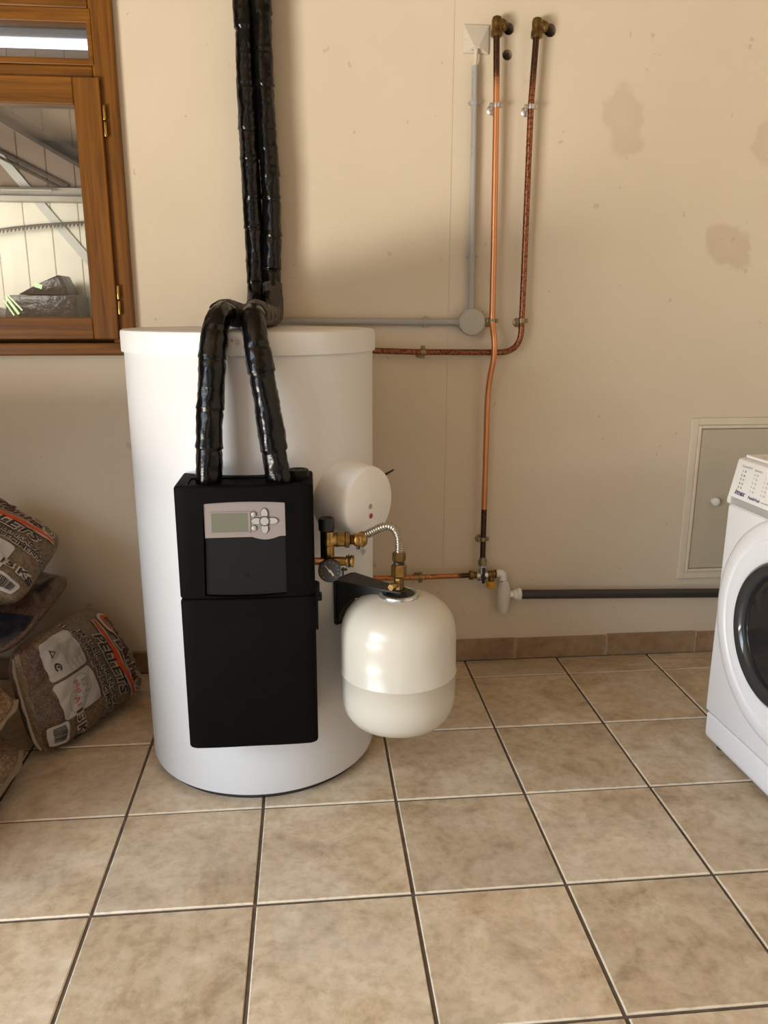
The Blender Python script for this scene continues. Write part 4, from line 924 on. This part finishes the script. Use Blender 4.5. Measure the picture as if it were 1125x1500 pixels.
def pellet_bag(label, q, thick, front, seed, mat, printed=True, extra=None):
    bg_ = Bag(q, thick, front, seed); base = min(q, key=lambda p: p[2])
    t = thing('pellet_bag', label, 'bag', base, group='bags of wood pellets')
    sh = mk('bag_film', bg_.shell(), mat, t, True, sharp=180)
    if printed:
        A = .68
        for u, v, s_, sz in ((.40, .925, 'Boa', .19), (.60, .845, 'Lenha', .19)): wave_text(bg_, 'logo_text', s_, u, v, sz, 'ink_br', t, A, 0, .25, .03, .08)
        for r0, r1, lf in ((.055, .066, .0050), (.085, .094, .0050)): mk('logo_ring', ring_patch(bg_, .86, .855, r0, r1, A, lf), 'print_w', t)
        mk('logo_ring', ring_patch(bg_, .20, .90, .095, .125, A, .0045, .3, 5.9), 'print_w', t)
        mk('logo_arc', ring_patch(bg_, .20, .90, .066, .094, A, .0050, .6, 5.6), 'print_r', t)
        swoosh(bg_, t, .10, .97, .775, .026, .68)
        wave_text(bg_, 'product_text', 'PELLETS', .53, .680, .180, 'ink', t, A * .95, -.010, .25, .016)
        wave_text(bg_, 'line_text', 'MADEIRA PRENSADA', .53, .577, .088, 'ink', t, A, -.012, .0, .008)
        wave_text(bg_, 'line_text', 'IDEAL PARA AQUECIMENTO', .52, .515, .080, 'ink', t, A, -.012, .0, .008)
        mk('info_label', bg_.patch(rrect(.05, .395, .125, .465, .03, 4), .0040), 'label', t)
        mk('quality_label', bg_.patch(rrect(.42, .755, .125, .465, .03, 4), .0040), 'label', t)
        lines = [bg_.patch([(.13, .440 - i * .015), (.40 - .05 * (i % 3), .440 - i * .015), (.40 - .05 * (i % 3), .434 - i * .015), (.13, .434 - i * .015)], .0052, .05) for i in range(10)]
        mk('small_print', join(*lines), 'ink_g', t, kind='stuff')
        tri = lambda r: [(.165 + r * cos(pi / 2 + k * 2 * pi / 3), .205 + r * .68 * sin(pi / 2 + k * 2 * pi / 3)) for k in range(3)]
        o_, i_ = tri(.048), tri(.026)
        mk('recycling_mark', join(*[bg_.patch([o_[k], o_[(k + 1) % 3], i_[(k + 1) % 3], i_[k]], .0054, .05) for k in range(3)]), 'ink', t)
        mk('recycling_mark', join(ring_patch(bg_, .295, .205, .024, .040, A, .0054, .3, 5.6), bg_.patch([(.285, .195), (.305, .21), (.298, .22), (.28, .205)], .0054)), 'ink', t)
        mk('quality_ring', ring_patch(bg_, 0.55, .335, .105, .111, A, .0052), 'ink_g', t); mk('quality_ring', ring_patch(bg_, .655, .255, .095, .101, A, .0052), 'ink_g', t)
        mk('quality_text', bg_.text('EN', .555, .355, .110, .0054, .014, 0, A), 'ink_g', t); mk('quality_text', bg_.text('plus', .535, .300, .080, .0054, .008, 0, A), 'ink_r', t); mk('quality_text', bg_.text('A1', .660, .262, .085, .0054, .010, 0, A), 'ink_r', t)
        wave_text(bg_, 'weight_text', '15 Kg', .855, .250, .125, 'ink', t, A, 0, 0, .025, .10)
        barcode(bg_, t, .78, .925, .050, .120)
    if extra: extra(bg_, t)
    return t, bg_

def bottom_flap(b, t):
    # see-through bottom seam of the standing bag
    g = []
    for vv, w_ in ((.012, .010),):
        vs = []; n = 30
        for i in range(n + 1):
            u = .04 + .92 * i / n; p = b.base(u, 0); dn = (b.q[0] - b.q[3]).normalized()
            vs += [tuple(p), tuple(p + dn * (.010 + .006 * noise.noise(V((u * 9, 2, 0)))))]
        g.append((vs, [(2 * i, 2 * i + 1, 2 * i + 3, 2 * i + 2) for i in range(n)]))
    v2_ = [(x + .0012, y, z) for x, y, z in g[0][0]]; n0 = len(g[0][0])
    mk('bottom_seam', (g[0][0] + v2_, g[0][1] + [tuple(n0 + i for i in reversed(f)) for f in g[0][1]]), 'film', t, True)
    # darker transparent strip below the labels
    mk('clear_strip', b.patch([(.01, .012), (.99, .012), (.99, .112), (.80, .118), (.5, .114), (.01, .118)], .0022, .02), 'bag_brown', t, True, label='see-through strip showing brown pellets')
B1 = [(-.348, .632, .318), (-.282, .592, .004), (-.075, .985, .030), (-.232, 1.03, .300)]
pellet_bag('printed pellet bag standing on its side on the tiles beside the tank', B1, .13, .062, 2.0, 'bag_tan', True, bottom_flap)
pellet_bag('printed pellet bag leaning on top of the pile under the window', [(-.62, .66, .585), (-.315, .640, .435), (-.262, .930, .545), (-.57, .98, .70)], .13, .055, 5.0, 'bag_tan', True, None)
def blue_end(b, t):
    mk('blue_print', b.patch([(.02, .02), (.98, .02), (.98, .40), (.7, .36), (.35, .42), (.02, .38)], .0030, .02), 'bag_blue', t, True, label='dark blue printed end')
    mk('tear', b.patch([(.86, .66), (.90, .70), (.92, .93), (.89, .90)], .0035, .03), 'ink', t)
pellet_bag('brown and dark blue bag squeezed under the leaning printed bag', [(-.80, .60, .345), (-.335, .600, .318), (-.240, .930, .425), (-.70, 1.0, .45)], .072, .030, 9.0, 'bag_brown', False, blue_end)
def film_edge(b, t):
    vs = []; n = 24
    for i in range(n + 1):
        v = .03 + .94 * i / n; p = b.base(1.0, v); dn = (b.q[1] - b.q[0]).normalized(); k = .016 + .010 * noise.noise(V((v * 6, b.seed, 0)))
        vs += [tuple(p - dn * .01), tuple(p + dn * k + V((0, 0, .004)))]
    f = [(2 * i, 2 * i + 1, 2 * i + 3, 2 * i + 2) for i in range(n)]; n0 = len(vs)
    mk('film_seam', (vs + [(x, y, z + .001) for x, y, z in vs], f + [tuple(n0 + i for i in reversed(q)) for q in f]), 'film', t, True)
pellet_bag('clear bag of pellets lying second from the floor at the left edge', [(-.90, .15, .215), (-.345, .14, .204), (-.300, .590, .200), (-.88, .90, .225)], .125, .056, 13.0, 'bag_clear', False, film_edge)
pellet_bag('clear bag of pellets lying on the floor at the left edge', [(-.90, .13, .070), (-.318, .12, .060), (-.300, .575, .060), (-.88, .90, .070)], .130, .065, 17.0, 'bag_clear', False, film_edge)
